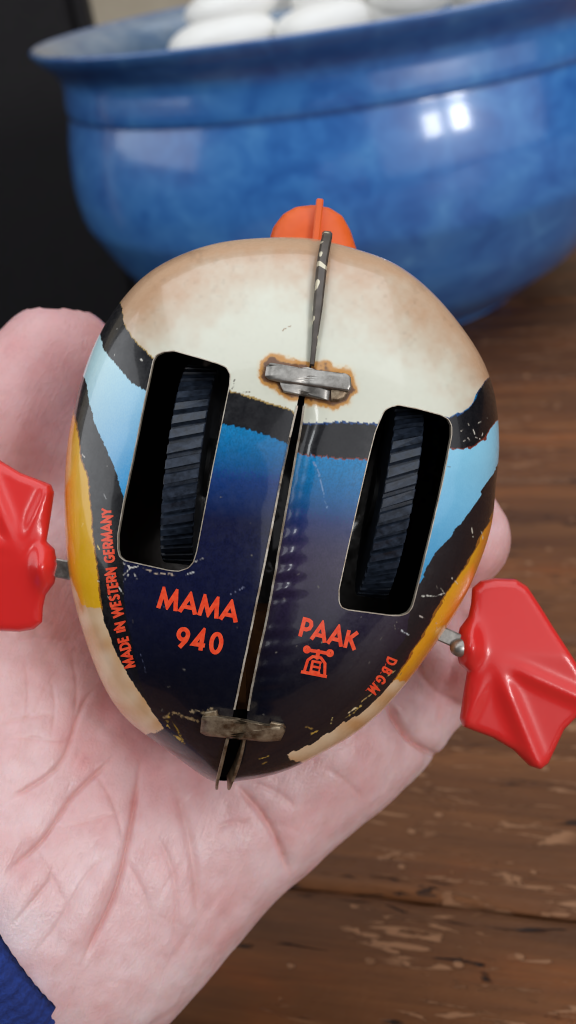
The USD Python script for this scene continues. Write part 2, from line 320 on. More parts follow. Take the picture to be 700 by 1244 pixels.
# ---- print of the tin: zones given by the outlines of the lithographed picture
Zp = lambda *p: Polygon(p).buffer(0)
cream_top = Zp((60, 200), (640, 200), (640, 400), (610, 452), (591, 463), (570, 497), (549, 508), (500, 516), (456, 516), (407, 514), (369, 516), (353, 499), (310, 484), (279, 476), (230, 462), (184, 434), (164, 416), (151, 394), (147, 369), (140, 360), (60, 360))
band = Zp((100, 340), (147, 369), (151, 394), (164, 416), (184, 434), (230, 462), (279, 476), (310, 484), (353, 499), (369, 516), (407, 514), (456, 516), (500, 516), (549, 508), (570, 497), (591, 463), (615, 440), (625, 500), (602, 511), (589, 532), (570, 543), (551, 544), (500, 553), (444, 557), (400, 555), (367, 552), (344, 536), (306, 523), (269, 514), (220, 497), (175, 473), (160, 465), (143, 446), (126, 424), (120, 400))
left_sky = Zp((120, 400), (126, 424), (143, 446), (160, 465), (175, 473), (200, 490), (190, 560), (160, 640), (148, 640), (151, 605), (137, 562), (126, 540), (113, 510), (104, 465), (95, 440), (80, 420))
right_sky = Zp((560, 540), (589, 532), (602, 511), (630, 490), (640, 520), (601, 571), (585, 599), (574, 618), (551, 647), (526, 675), (516, 697), (503, 722), (490, 735), (500, 640), (530, 545))
yellow_l = Zp((60, 455), (88, 496), (94, 529), (98, 557), (106, 581), (111, 638), (118, 699), (122, 741), (86, 741), (50, 720), (50, 455))
tan_l = Zp((50, 690), (84, 700), (100, 735), (122, 740), (137, 784), (156, 822), (179, 857), (199, 887), (150, 900), (50, 800))
yellow_r = Zp((640, 600), (603, 618), (598, 627), (585, 653), (572, 678), (558, 700), (531, 741), (515, 772), (497, 800), (476, 830), (500, 870), (640, 700))
tan_r = Zp((530, 832), (478, 826), (465, 843), (445, 861), (421, 877), (385, 900), (349, 917), (352, 924), (383, 930), (480, 900))
GOLD, CHIP, WHT = lin(196, 160, 70), lin(205, 170, 125), lin(225, 220, 212)
scratches = [  # polyline, half width px, colour
    ([(205, 868), (203, 880), (212, 893), (224, 903)], 1.6, GOLD), ([(206, 872), (214, 884), (222, 899)], 1.2, lin(150, 120, 40)), ([(199, 872), (210, 866), (228, 872), (240, 876)], 2.2, lin(150, 125, 90)), ([(232, 864), (246, 866), (258, 862)], 2.4, lin(160, 140, 110)),
    ([(150, 684), (160, 690), (168, 688)], .9, WHT), ([(158, 690), (150, 699)], .8, WHT), ([(170, 690), (184, 694)], 1.0, lin(190, 170, 150)), ([(188, 697), (205, 697), (214, 699)], .9, lin(190, 170, 150)), ([(150, 706), (156, 698)], .8, WHT), ([(163, 697), (166, 703)], .8, WHT),
    ([(226, 698), (236, 695)], .8, lin(190, 190, 190)), ([(238, 682), (247, 678)], .7, WHT), ([(280, 722), (290, 717), (297, 713)], .6, lin(110, 115, 140)), ([(171, 795), (176, 812), (178, 823)], .5, lin(90, 95, 120)), ([(199, 737), (190, 730)], .5, lin(100, 100, 120)),
    ([(382, 560), (389, 580), (394, 605), (399, 622)], .7, lin(120, 150, 190)), ([(376, 545), (384, 572)], .5, lin(110, 140, 180)), ([(512, 724), (528, 724), (540, 721)], 1.0, lin(215, 215, 205)), ([(533, 710), (541, 723)], .8, lin(215, 210, 190)), ([(549, 702), (556, 709)], .9, lin(215, 210, 190)), ([(573, 640), (575, 652)], .7, lin(200, 195, 180)), ([(585, 645), (587, 655)], .8, lin(210, 205, 190)),
    ([(568, 531), (571, 535)], 0.4, lin(200, 192, 180)), ([(575, 522), (577, 527)], 0.4, lin(215, 207, 195)), ([(581, 514), (585, 512)], 0.35, lin(190, 182, 170)), ([(560, 524), (563, 522)], 0.3, lin(180, 172, 160)), ([(572, 527), (573, 528)], 0.7, lin(225, 217, 205)), ([(587, 525), (586, 529)], 0.35, lin(205, 197, 185)), ([(583, 533), (584, 534)], 0.6, lin(220, 212, 200)), ([(563, 536), (565, 535)], 0.5, lin(190, 182, 170)), ([(592, 508), (593, 510)], 0.4, lin(180, 172, 160)), ([(578, 531), (580, 532)], 0.5, lin(210, 202, 190)), ([(569, 515), (570, 516)], 0.4, lin(170, 162, 150)), ([(136, 398), (142, 399)], .6, WHT), ([(140, 426), (139, 432)], .7, WHT), ([(171, 436), (173, 438)], .8, WHT),
    ([(420, 872), (430, 866), (438, 858)], 2.2, lin(200, 170, 90)), ([(424, 866), (432, 860)], 1.4, lin(235, 215, 170)), ([(404, 872), (402, 879)], 1.0, lin(220, 200, 130)), ([(377, 892), (386, 888)], 1.1, GOLD), ([(372, 883), (380, 886)], .8, lin(150, 120, 60)), ([(316, 922), (326, 919)], 1.1, GOLD), ([(319, 928), (324, 926)], .9, lin(140, 110, 50)), ([(440, 852), (452, 843), (459, 833)], .8, lin(190, 160, 100)),
    ([(480, 815), (470, 822)], .9, lin(220, 190, 120)), ([(393, 776), (391, 780)], 1.0, lin(225, 210, 170)), ([(486, 765), (496, 771)], .9, lin(190, 195, 200)), ([(510, 748), (515, 751)], .8, lin(200, 190, 180)), ([(530, 757), (531, 763)], .7, lin(190, 180, 160)),
    ([(280, 475), (283, 470), (285, 462)], 1.0, lin(70, 62, 55)), ([(279, 473), (288, 478), (304, 476)], 1.0, lin(90, 70, 50)), ([(343, 402), (348, 398), (354, 396)], .8, lin(150, 120, 85)), ([(100, 552), (103, 556)], .8, WHT), ([(130, 566), (133, 563)], .7, WHT), ([(126, 600), (129, 606)], .6, lin(150, 150, 150)), ([(117, 660), (121, 668)], .8, lin(240, 210, 120)), ([(101, 636), (99, 640)], 1.0, lin(250, 215, 120)), ([(144, 713), (150, 722)], .6, WHT), ([(119, 706), (124, 707)], .8, WHT), ([(137, 697), (135, 708)], .7, WHT), ([(141, 744), (145, 741)], .7, WHT), ([(131, 724), (132, 728)], .8, WHT)]
for _ in range(60):   # fine random specks and hair scratches over the dark print
    x0, y0 = rng.uniform(150, 560), rng.uniform(480, 900); a = rng.uniform(0, 6.28); L = rng.uniform(1, 7) * rng.random()
    scratches.append(([(x0, y0), (x0 + L * math.cos(a), y0 + L * math.sin(a))], rng.uniform(.2, .45), lin(*(rng.uniform(80, 150) * np.array([1, .96, .9])))))
tab_up = Polygon([(330, 441), (324, 446), (322, 456), (326, 462), (340, 466), (344, 476), (400, 489), (420, 484), (426, 474), (424, 456), (418, 453)])
def print_colour(px, py, rho, front):
    n = len(px)
    wv = lambda s, a, k: a * (2 * noise2(px, py, s, k) - 1)
    sc = .95 * np.sin(px * .62 + py * .55 + 5 * noise2(px, py, 40., 15)) * (.4 + noise2(px, py, 23., 16))
    qx, qy = px + sc * .6 + wv(3.2, .6, 11) + wv(18, 1.2, 12), py + sc + wv(3.2, .6, 13) + wv(18, 1.2, 14)
    c = np.tile(lin(15, 16, 24), (n, 1))
    def put(mask, colour): c[mask] = colour[mask] if np.ndim(colour) == 2 else colour
    mixc = lambda a, b, t: np.asarray(a) * (1 - t[:, None]) + np.asarray(b) * t[:, None]
    grain = (rng.random(n) - .5)
    # belly: bright blue fading to navy
    sd = seam_d(px, py)
    top = np.where(sd < 0, 505 + (px - 269) * .24, 552); t = np.clip((py - top) / 150, 0, 1)
    side = np.clip(np.abs(sd) / 130, 0, 1) * 20
    t = np.clip((py - top - side + 14 * grain) / np.where(sd < 0, 118, 135), 0, 1)
    blue = np.where((t < .5)[:, None], mixc(lin(6, 122, 178), lin(14, 70, 128), t * 2), mixc(lin(20, 58, 120), lin(20, 24, 56), t * 2 - 1))
    blue = np.where(((sd > 0) & (t > .3))[:, None], mixc(blue, lin(52, 40, 66), smooth_step(t, .25, .9) * .8), blue)  # right half: purple haze of reflected light painted into the blue
    far = smooth_step(py, 660, 850); blue = mixc(blue, lin(14, 15, 26), far)
    blue *= (1 + .55 * grain * (1 - .6 * far))[:, None]
    put(front & (qy > 480), blue)
    lsk = shapely.contains_xy(left_sky, qx, qy); t = np.clip((py - 420) / 200 + .10 * grain + (px - 140) / 260, 0, 1)
    put(lsk, mixc(lin(196, 232, 238), lin(20, 150, 216), t))
    rsk = shapely.contains_xy(right_sky, qx, qy); t = np.clip((py - 540) / 190 + .12 * grain - (px - 560) / 400, 0, 1)
    put(rsk, mixc(lin(142, 208, 236), lin(48, 150, 205), t))
    # black bands beside the blue
    lb = shapely.contains_xy(Zp((60, 430), (95, 440), (104, 465), (113, 510), (126, 540), (137, 562), (151, 605), (148, 640), (150, 690), (152, 740), (170, 830), (185, 870), (199, 890), (150, 900), (50, 800), (50, 430)), qx, qy); put(lb, lin(19, 19, 23))
    rb = shapely.contains_xy(Zp((650, 500), (601, 571), (585, 599), (574, 618), (551, 647), (526, 675), (516, 697), (500, 728), (494, 770), (455, 830), (400, 880), (340, 925), (400, 940), (640, 800)), qx, qy); put(rb, lin(20, 20, 27))
    # fringe: slightly misregistered inks along the top edge of the band
    put(front & shapely.contains_xy(affinity.translate(band, .6, -1.9), qx, qy), np.where((sd > 0)[:, None], lin(28, 66, 120), lin(170, 140, 80)))
    low = shapely.contains_xy(affinity.translate(band, .8, 1.6), qx, qy) & (px > 360); put(low & (px > 360), lin(120, 50, 38))
    # cream top with brown age toning
    cr = shapely.contains_xy(affinity.translate(cream_top, 0, -2.0), qx, qy)
    age = smooth_step(rho + .16 * (noise2(px, py, 80., 21) - .5) + .10 * (noise2(px, py, 17., 22) - .5) + .05 * (noise2(px, py, 6., 25) - .5) + .14 * smooth_step(px, 330, 180) * smooth_step(py, 440, 330) + .05 * smooth_step(py, 350, 290), .58, 1.03)
    age = np.clip(age + .25 * smooth_step(rho, .9, 1.0), 0, 1)
    cream = mixc(lin(216, 216, 199), lin(192, 150, 116), age * .95)
    cream *= (1 - .10 * smooth_step(noise2(px, py, 9., 23) * .6 + noise2(px, py, 4., 24) * .4, .55, .8) * (.3 + age))[:, None]
    put(cr, cream)
    put(shapely.contains_xy(band, qx, qy), lin(21, 21, 25))
    for z_, edge in ((yellow_l, .0), (yellow_r, .0)):
        m = shapely.contains_xy(z_.buffer(1.6), qx, qy); put(m, lin(150, 95, 30))
        m = shapely.contains_xy(z_, qx, qy); tt = np.clip(smooth_step(rho, .90, 1.0) + .16 * grain + .3 * (noise2(px, py, 14., 31) - .5), 0, 1)
        put(m, mixc(lin(238, 184, 32), lin(222, 138, 26), np.clip(tt + .35 * (px > 350), 0, 1)))
    for z_ in (tan_l, tan_r):
        m = shapely.contains_xy(z_, qx, qy); put(m, mixc(lin(236, 208, 172), lin(214, 165, 112), np.clip(noise2(px, py, 16., 41) * 1.3 - .2 + .3 * smooth_step(rho, .9, 1), 0, 1)))
    # rust eaten round the upper tab
    pts = shapely.points(px, py); near = front & (px > 290) & (px < 450) & (py > 410) & (py < 510)
    d = np.full(n, 99.); d[near] = shapely.distance(pts[near], tab_up)
    d = d + 9.0 * (noise2(px, py, 11., 51) - .5) + 3.0 * (noise2(px, py, 3., 52) - .5) - 3 * smooth_step(py, 452, 440)
    t = smooth_step(d, 12.0, 3.5); c = mixc(c, lin(226, 190, 128), t * .55 * (cr | (d < 7)))
    t = smooth_step(d, 8.6, 5.5) * front; c = mixc(c, lin(196, 138, 66), t)
    t = smooth_step(d, 3.2, 1.0) * front; c = mixc(c, lin(104, 66, 36), t)
    # scratches and chips down to the tin
    for line, hw, colour in scratches:
        a = np.array(line); m = front & (px > a[:, 0].min() - 5) & (px < a[:, 0].max() + 5) & (py > a[:, 1].min() - 5) & (py < a[:, 1].max() + 5)
        if not m.any(): continue
        ii = np.nonzero(m)[0]
        dd = shapely.distance(pts[ii], LineString(line)) + (noise2(px[ii], py[ii], 2.2, 61) - .5) * hw * 1.6
        tt = (1 - smooth_step(dd, hw * .3, hw * .6 + .5)) * smooth_step(noise2(px[ii], py[ii], 2.6, 62), .22, .62); c[ii] = c[ii] * (1 - tt[:, None]) + colour * tt[:, None]
    return np.clip(c, 0, 1)

# ---- the belly sheet, triangulated over a disk so that slots and gap keep crisp edges
def disk_of(px, py):
    p = lift(px, py); dx, dy = p[:, 0] - CX, p[:, 1] - CY; th = np.arctan2(dy, dx); rho = np.clip(np.hypot(dx, dy) / R_of(th), 0, 1)
    a = np.arcsin(rho) * 2 / np.pi
    return a * np.cos(th), a * np.sin(th)
def from_disk(u, v):
    a, th = np.clip(np.hypot(u, v), 0, 1), np.arctan2(v, u); rho = np.sin(a * np.pi / 2)
    return CX + rho * R_of(th) * np.cos(th), CY + rho * R_of(th) * np.sin(th), rho
step = .0034
uu, vv = np.meshgrid(np.arange(-1, 1, step), np.arange(-1, 1, step * .866)); uu = uu + (np.arange(len(uu)) % 2)[:, None] * step / 2
grid = np.stack([uu.ravel(), vv.ravel()], 1); grid += rng.uniform(-.08, .08, grid.shape) * step
grid = grid[np.hypot(*grid.T) < 1 - step * .7]
NB = 1400
ba = np.linspace(0, 2 * np.pi, NB, endpoint=False); rim = np.stack([np.cos(ba), np.sin(ba)], 1)
edges = [densify(p, 1.0) for p in (slot_l, slot_r)]
gp = densify(gap, 1.0)
inside_gap = gp[(gp[:, 1] > 262)]
ep = np.vstack(edges + [inside_gap])
eu, ev = disk_of(*ep.T); ed = np.stack([eu, ev], 1); keep = np.hypot(eu, ev) < .9985; ed = ed[keep]
dist, _ = cKDTree(np.vstack([ed, rim])).query(grid); grid = grid[dist > step * .55]
P2 = np.vstack([grid, ed, rim]); tri = Delaunay(P2).simplices
x, y, rho = from_disk(*P2.T); z = surf(x, y); z[np.hypot(*P2.T) > .9999] = 0
V = np.stack([x, y, z], 1); PX, PY = to_px(x, y, z)
cx_, cy_ = PX[tri].mean(1), PY[tri].mean(1)
drop = shapely.contains_xy(slot_l, cx_, cy_) | shapely.contains_xy(slot_r, cx_, cy_) | shapely.contains_xy(gap, cx_, cy_)
tri = tri[~drop]; right_side = seam_d(PX, PY)[tri].mean(1) > 0
area = np.cross(V[tri[:, 1], :2] - V[tri[:, 0], :2], V[tri[:, 2], :2] - V[tri[:, 0], :2]); tri[area < 0] = tri[area < 0][:, ::-1]
# back of the body
stepb = .02
gb = np.stack(np.meshgrid(np.arange(-1, 1, stepb), np.arange(-1, 1, stepb)), -1).reshape(-1, 2); gb = gb[np.hypot(*gb.T) < .985]
PB = np.vstack([gb, rim]); trib = Delaunay(PB).simplices
xb, yb, rhob = from_disk(*PB.T); zb = -HB * np.sqrt(np.clip(1 - rhob ** 2.3, 0, 1)); zb[len(gb):] = 0; VB = np.stack([xb, yb, zb], 1)
PXB, PYB = to_px(xb, yb, 0.0); rsb = seam_d(PXB, PYB)[trib].mean(1) > 0
ar = np.cross(VB[trib[:, 1], :2] - VB[trib[:, 0], :2], VB[trib[:, 2], :2] - VB[trib[:, 0], :2]); trib[ar > 0] = trib[ar > 0][:, ::-1]
CF = print_colour(PX, PY, rho, np.ones(len(V), bool)); CB = print_colour(PXB, PYB, rhob, np.zeros(len(VB), bool))
# normals over the whole body (both halves) so that the seam shades evenly
def vnormals(v, f):
    n = np.zeros_like(v); fn = np.cross(v[f[:, 1]] - v[f[:, 0]], v[f[:, 2]] - v[f[:, 0]])
    for k in range(3): np.add.at(n, f[:, k], fn)
    return n / np.maximum(np.linalg.norm(n, axis=1, keepdims=True), 1e-12)
tin_paint = mat('lithographed_tin', {
    'a': ('attribute', dict(attribute='paint')), 'k': ('attribute', dict(attribute='finish')), 's': ('separate_color', {}),
    't': ('texture_coordinate', {}), 'n': ('noise_texture', dict(scale=900.0, detail=4.0, roughness=.6)), 'n2': ('noise_texture', dict(scale=3500.0, detail=2.0)),
    'm': ('map_range', dict(from_min=.3, from_max=.75, to_min=.20, to_max=.34)), 'mr': ('mix_float', {}),
    'b': ('bump', dict(strength=.10, distance=.00005)),
    'p': ('principled_bsdf', dict(coat_weight=.5, coat_roughness=.05, specular_ior_level=.5))},
    [('a.color', 'p.base_color'), ('k.color', 's.color'), ('s.r', 'p.metallic'), ('t.object', 'n.vector'), ('t.object', 'n2.vector'), ('n.fac', 'm.value'), ('s.g', 'mr.fac'), ('m.result', 'mr.a'), ('n.fac', 'mr.b'), ('mr.result', 'p.roughness'), ('n2.fac', 'b.height'), ('b.normal', 'p.normal')])
toy = thing('tin_toy_duck', 'wind-up tin toy duck held belly up, printed blue black and cream, with red plastic feet', 'toy', FRAME, TOY)
THICK = .42
Nf = vnormals(V, tri)
for side in (False, True):
    f = tri[right_side == side]; fb = trib[rsb == side]
    used, inv = np.unique(f, return_inverse=True); f = inv.reshape(-1, 3); v, c, nn = V[used], CF[used], Nf[used]
    ub, inv = np.unique(fb, return_inverse=True); fb = inv.reshape(-1, 3); vb, cb = VB[ub], CB[ub]
    # join front and back along the equator
    tree = cKDTree(v); dd, jj = tree.query(vb); remap = np.where(dd < 1e-6, jj, -1); new = remap < 0; idx = np.where(new, len(v) + np.cumsum(new) - 1, remap)
    ov, oc, of = np.vstack([v, vb[new]]), np.vstack([c, cb[new]]), np.vstack([f, idx[fb]])
    # cut edges of the front sheet -> wall and inside
    e = np.sort(np.vstack([f[:, [0, 1]], f[:, [1, 2]], f[:, [2, 0]]]), axis=1); de = np.vstack([f[:, [0, 1]], f[:, [1, 2]], f[:, [2, 0]]])
    _, first, cnt = np.unique(e, axis=0, return_index=True, return_counts=True); be = de[first[cnt == 1]]
    rim_edge = (v[be[:, 0], 2] < .02) & (v[be[:, 1], 2] < .02); be = be[~rim_edge]
    b_, inv = np.unique(be, return_inverse=True); be = inv.reshape(-1, 2)
    wv_ = np.vstack([v[b_], v[b_] - nn[b_] * THICK * .5, v[b_] - nn[b_] * THICK]); k = len(b_)
    wf = np.vstack([np.stack([be[:, 1], be[:, 0], be[:, 0] + k], 1), np.stack([be[:, 1], be[:, 0] + k, be[:, 1] + k], 1), np.stack([be[:, 1] + k, be[:, 0] + k, be[:, 0] + 2 * k], 1), np.stack([be[:, 1] + k, be[:, 0] + 2 * k, be[:, 1] + 2 * k], 1)])
    wc = np.tile(lin(176, 164, 146), (len(wv_), 1)) * (.55 + .9 * meshkit.noise(wv_ / 1.7, 3))[:, None]
    iv = v - nn * THICK; ivb = vb * .985
    vs = np.vstack([ov, wv_, iv, ivb]); n0, n1, n2 = len(ov), len(ov) + len(wv_), len(ov) + len(wv_) + len(iv)
    fs = np.vstack([of, wf + n0, f[:, ::-1] + n1, fb[:, ::-1] + n2])
    cs = np.vstack([oc, wc, np.tile(lin(52, 38, 28), (len(iv), 1)), np.tile(lin(34, 27, 22), (len(ivb), 1))])
    fin = np.zeros((len(vs), 3)); fin[n0:n1] = (.7, .8, 0); fin[n1:] = (.3, 1, 0)
    part(toy, 'shell_half', (vs * .001, fs), tin_paint, True, {'paint': np.clip(cs, 0, 1), 'finish': fin}, label='shell half on the right with slot, rippled edge by the seam' if side else 'shell half on the left of the seam with slot')

# ---- pieces laid on the belly
def plate(poly, off0, off1, step=5.0, bev=.0):
    """a sheet cut to an outline (image places), following the belly between two heights"""
    poly = poly.buffer(0)
    geoms = getattr(poly, 'geoms', [poly]); ms = []
    for g in geoms:
        rings = [np.array(r.coords)[:-1] for r in (g.exterior, *g.interiors)]
        pts = [np.array([LineString(np.vstack([r, r[:1]])).interpolate(s, normalized=True).coords[0] for s in np.linspace(0, 1, max(int(g.length / step), 24), endpoint=False)]) if len(r) < 3 else r for r in rings]
        v2, f2 = trimesh.creation.triangulate_polygon(g.segmentize(step), engine='earcut')
        v2, f2 = np.asarray(v2), np.asarray(f2)
        for _ in range(3):
            el = np.max([np.linalg.norm(v2[f2[:, i]] - v2[f2[:, (i + 1) % 3]], axis=1) for i in range(3)], axis=0)
            if el.max() < step * 2.2: break
            v3, f2 = trimesh.remesh.subdivide(np.c_[v2, np.zeros(len(v2))], f2); v2 = v3[:, :2]
        top = lift(v2[:, 0], v2[:, 1], off1)
        ar = np.cross(top[f2[:, 1], :2] - top[f2[:, 0], :2], top[f2[:, 2], :2] - top[f2[:, 0], :2]); f2 = np.where((ar < 0)[:, None], f2[:, ::-1], f2)
        if off0 is None:
            ms.append(trimesh.Trimesh(top, f2, process=False)); continue
        e = np.vstack([f2[:, [0, 1]], f2[:, [1, 2]], f2[:, [2, 0]]]); _, fi, ct = np.unique(np.sort(e, 1), axis=0, return_index=True, return_counts=True); be = e[fi[ct == 1]]
        if bev:
            bi = np.unique(be); top[bi, 2] -= bev
        bot = lift(v2[:, 0], v2[:, 1], off0); n = len(top)
        ms.append(trimesh.Trimesh(np.vstack([top, bot]), np.vstack([f2, f2[:, ::-1] + n, np.stack([be[:, 1], be[:, 0], be[:, 0] + n], 1), np.stack([be[:, 1], be[:, 0] + n, be[:, 1] + n], 1)]), process=False))
    return trimesh.util.concatenate(ms)
def ribbon(line, hw, off0, off1, closed=False):
    """a narrow strip along a line of image places, lying on the belly"""
    p = np.array(line, float); t = np.gradient(np.vstack([p[-1:], p, p[:1]]), axis=0)[1:-1] if closed else np.gradient(p, axis=0); t /= np.linalg.norm(t, axis=1, keepdims=True); n = np.stack([-t[:, 1], t[:, 0]], 1) * hw
    L, R_ = p + n, p - n; ring = np.stack([lift(*L.T, off0), lift(*L.T, off1), lift(*R_.T, off1), lift(*R_.T, off0)], 1); m = len(p); k_ = m if closed else m - 1
    i, j = np.meshgrid(np.arange(k_), np.arange(4), indexing='ij'); i2, j2 = (i + 1) % m, (j + 1) % 4
    q = np.stack([i * 4 + j, i * 4 + j2, i2 * 4 + j2, i2 * 4 + j], -1).reshape(-1, 4); f = np.vstack([q[:, [0, 1, 2]], q[:, [0, 2, 3]]])
    if not closed: e = (m - 1) * 4; f = np.vstack([f, [[0, 2, 1], [0, 3, 2], [e, e + 1, e + 2], [e, e + 2, e + 3]]])
    o = trimesh.Trimesh(ring.reshape(-1, 3), f, process=False); o.fix_normals(); return o
def mm(m): return (np.array(m.vertices) * .001, np.array(m.faces))
steel = mottled('tarnished_steel', lin(128, 124, 118), lin(178, 174, 168), 500, (.28, .42), .8, .25, .00006)
rusty = mottled('rusty_tin', lin(96, 74, 54), lin(172, 156, 132), 700, (.36, .55), .7, .4, .0001)
edge_m = mottled('bare_tin_edge', lin(150, 132, 112), lin(205, 196, 182), 900, (.35, .5), .35, .4, .0001)
for gl, wd, nm in ((GL, 1.15, 'left'), (GR, 1.25, 'right')):
    g = gl[(gl[:, 1] > 492) & (gl[:, 1] < 866)]; g2 = gl[gl[:, 1] > 898]; g2 = g2[g2[:, 1] < 936]
    part(toy, 'seam_edge', mm(ribbon(g + np.c_[.7 * noise2(g[:, 0], g[:, 1], 9., 77), np.zeros(len(g))], wd, -.3, .16)), edge_m, 40)
for sl_ in (slot_l, slot_r):
    part(toy, 'slot_rim', mm(ribbon(densify(sl_, 3.0), .55, -.25, .05, True)), edge_m, 40)
flange_m = mat('chipped_grey_flange', {
    't': ('texture_coordinate', {}), 'n': ('noise_texture', dict(scale=620.0, detail=.5, roughness=.5)),
    'r': ('rgb_ramp', {'ramp': [(0, lin(62, 56, 52)), (.45, lin(84, 77, 72)), (.64, lin(92, 84, 78)), (.665, lin(214, 205, 180)), (1, lin(220, 212, 190))]}),
    'b': ('bump', dict(strength=.5, distance=.0001)), 'p': ('principled_bsdf', dict(metallic=.35, roughness=.42))},
    [('t.object', 'n.vector'), ('n.fac', 'r.fac'), ('r.color', 'p.base_color'), ('n.fac', 'b.height'), ('b.normal', 'p.normal')])
tab1 = round_poly(Polygon([(329, 441.5), (324, 446), (322, 457), (327, 461.5), (341, 465), (424, 476.5), (426.5, 472), (426, 459), (421, 455), (385, 450.5), (374, 447), (366, 448)]), 1.5)
t1 = part(toy, 'fold_tab', mm(plate(tab1, -.1, .85, 3, .16)), steel, 40, label='grey metal tab joining the halves near the wheels')
part(t1, 'tab_lip', mm(plate(round_poly(Polygon([(340, 464), (341, 469), (345, 477), (366, 481), (399, 487), (401, 475), (390, 470)]), 1), -.1, .55, 3, .12)), steel, 40)
part(t1, 'tab_lip', mm(plate(round_poly(Polygon([(402, 474), (402, 488), (412, 488), (420, 484), (424, 477), (415, 474)]), 1), -.1, .45, 3, .15)), rusty, 40)
tab2 = round_poly(Polygon([(246, 869), (244, 888), (251, 892), (320, 899), (341, 898), (347, 886), (344, 881), (322, 879), (300, 874), (262, 868)]), 1.5)
t2 = part(toy, 'fold_tab', mm(plate(tab2, -.1, 1.3, 3, .25)), rusty, 40, label='rusty metal tab joining the halves near the tail')
part(t2, 'tab_lip', mm(plate(round_poly(Polygon([(247, 870), (250, 864), (264, 862), (266, 870)]), .8), -.1, .6, 3, .12)), rusty, 40)
part(t2, 'tab_lip', mm(plate(round_poly(Polygon([(326, 882), (330, 876), (345, 879), (348, 884)]), .8), -.1, .6, 3, .12)), rusty, 40)

def flange(path, widths, heights, over=0):
    """an upright strip along a line on the belly, continuing over the rim"""
    pts = spline(path, 60); p = lift(pts[:, 0], pts[:, 1])
    eps = .05
    def nrm(q):
        zx = (surf(q[:, 0] + eps, q[:, 1], False) - surf(q[:, 0] - eps, q[:, 1], False)) / (2 * eps); zy = (surf(q[:, 0], q[:, 1] + eps, False) - surf(q[:, 0], q[:, 1] - eps, False)) / (2 * eps)
        n = np.stack([-zx, -zy, np.ones_like(zx)], 1); return n / np.linalg.norm(n, axis=1, keepdims=True)
    n = nrm(p)
    if over:
        last, ln = p[-1], n[-1]; d = (p[-1] - p[-2]) / np.linalg.norm(p[-1] - p[-2])
        ex, en = [], []
        for k in range(1, 9):
            last = last + d * over / 8; d = d + np.array([0, 0, -.12]); d /= np.linalg.norm(d); ex.append(last); en.append(ln + np.array([0, np.sign(ln[1]) * .1 * k, -.05 * k])); en[-1] /= np.linalg.norm(en[-1])
        p, n = np.vstack([p, ex]), np.vstack([n, en])
    t = np.gradient(p, axis=0); t /= np.linalg.norm(t, axis=1, keepdims=True); b = np.cross(t, n); b /= np.linalg.norm(b, axis=1, keepdims=True)
    s = np.linspace(0, 1, len(p)); w = np.interp(s, np.linspace(0, 1, len(widths)), widths)[:, None]; h = np.interp(s, np.linspace(0, 1, len(heights)), heights)[:, None]
    ring = np.stack([p - b * w / 2 - n * .5, p - b * w / 2 + n * h * .85, p - b * w * .3 + n * h, p + b * w * .3 + n * h, p + b * w / 2 + n * h * .85, p + b * w / 2 - n * .5], 1); m = len(p)
    i, j = np.meshgrid(np.arange(m - 1), np.arange(6), indexing='ij'); k = (j + 1) % 6
    q = np.stack([i * 6 + j, i * 6 + k, (i + 1) * 6 + k, (i + 1) * 6 + j], -1).reshape(-1, 4)
    f = [*np.vstack([q[:, [0, 1, 2]], q[:, [0, 2, 3]]])]
    for base in (0, (m - 1) * 6):
        for j in range(1, 5): f.append((base, base + j, base + j + 1) if base else (base, base + j + 1, base + j))
    t_ = trimesh.Trimesh(ring.reshape(-1, 3), np.array(f), process=False); t_.fix_normals(); return t_
part(toy, 'seam_flange', mm(flange([(379, 445), (381, 425), (384, 395), (387.5, 355), (391.5, 318), (395, 300)], [.55, .7, 1.1, 1.25, 1.35, 1.3], [.9, 1.2, 1.5, 1.6, 1.6, 1.5], 2.5)), flange_m, 40, label='chipped grey flange running over the cream end')
part(toy, 'seam_flange', mm(flange([(277, 896), (271, 920), (266, 940)], [.4, .45, .4], [.4, 1.0, 1.5], 2.2)), rusty, 40, label='bent tin edge at the tail, left')
part(toy, 'seam_flange', mm(flange([(297, 896), (291, 918), (281, 941)], [.4, .5, .4], [.3, .9, 1.4], 2.0)), rusty, 40, label='bent tin edge at the tail, right')
def vol(px0, py0, px1, py1, z0, z1):
    a, b = to_xy(px0, py1), to_xy(px1, py0); m = trimesh.creation.box([b[0] - a[0], b[1] - a[1], z1 - z0]); m.apply_translation([(a[0] + b[0]) / 2, (a[1] + b[1]) / 2, (z0 + z1) / 2]); return m
part(toy, 'spring_motor', mm(trimesh.util.concatenate([vol(280, 742, 335, 860, -12, 1), vol(283, 748, 300, 850, 1, 2.2)])), mottled('old_brass', lin(80, 44, 18), lin(130, 80, 36), 300, (.35, .5), .5), 30)

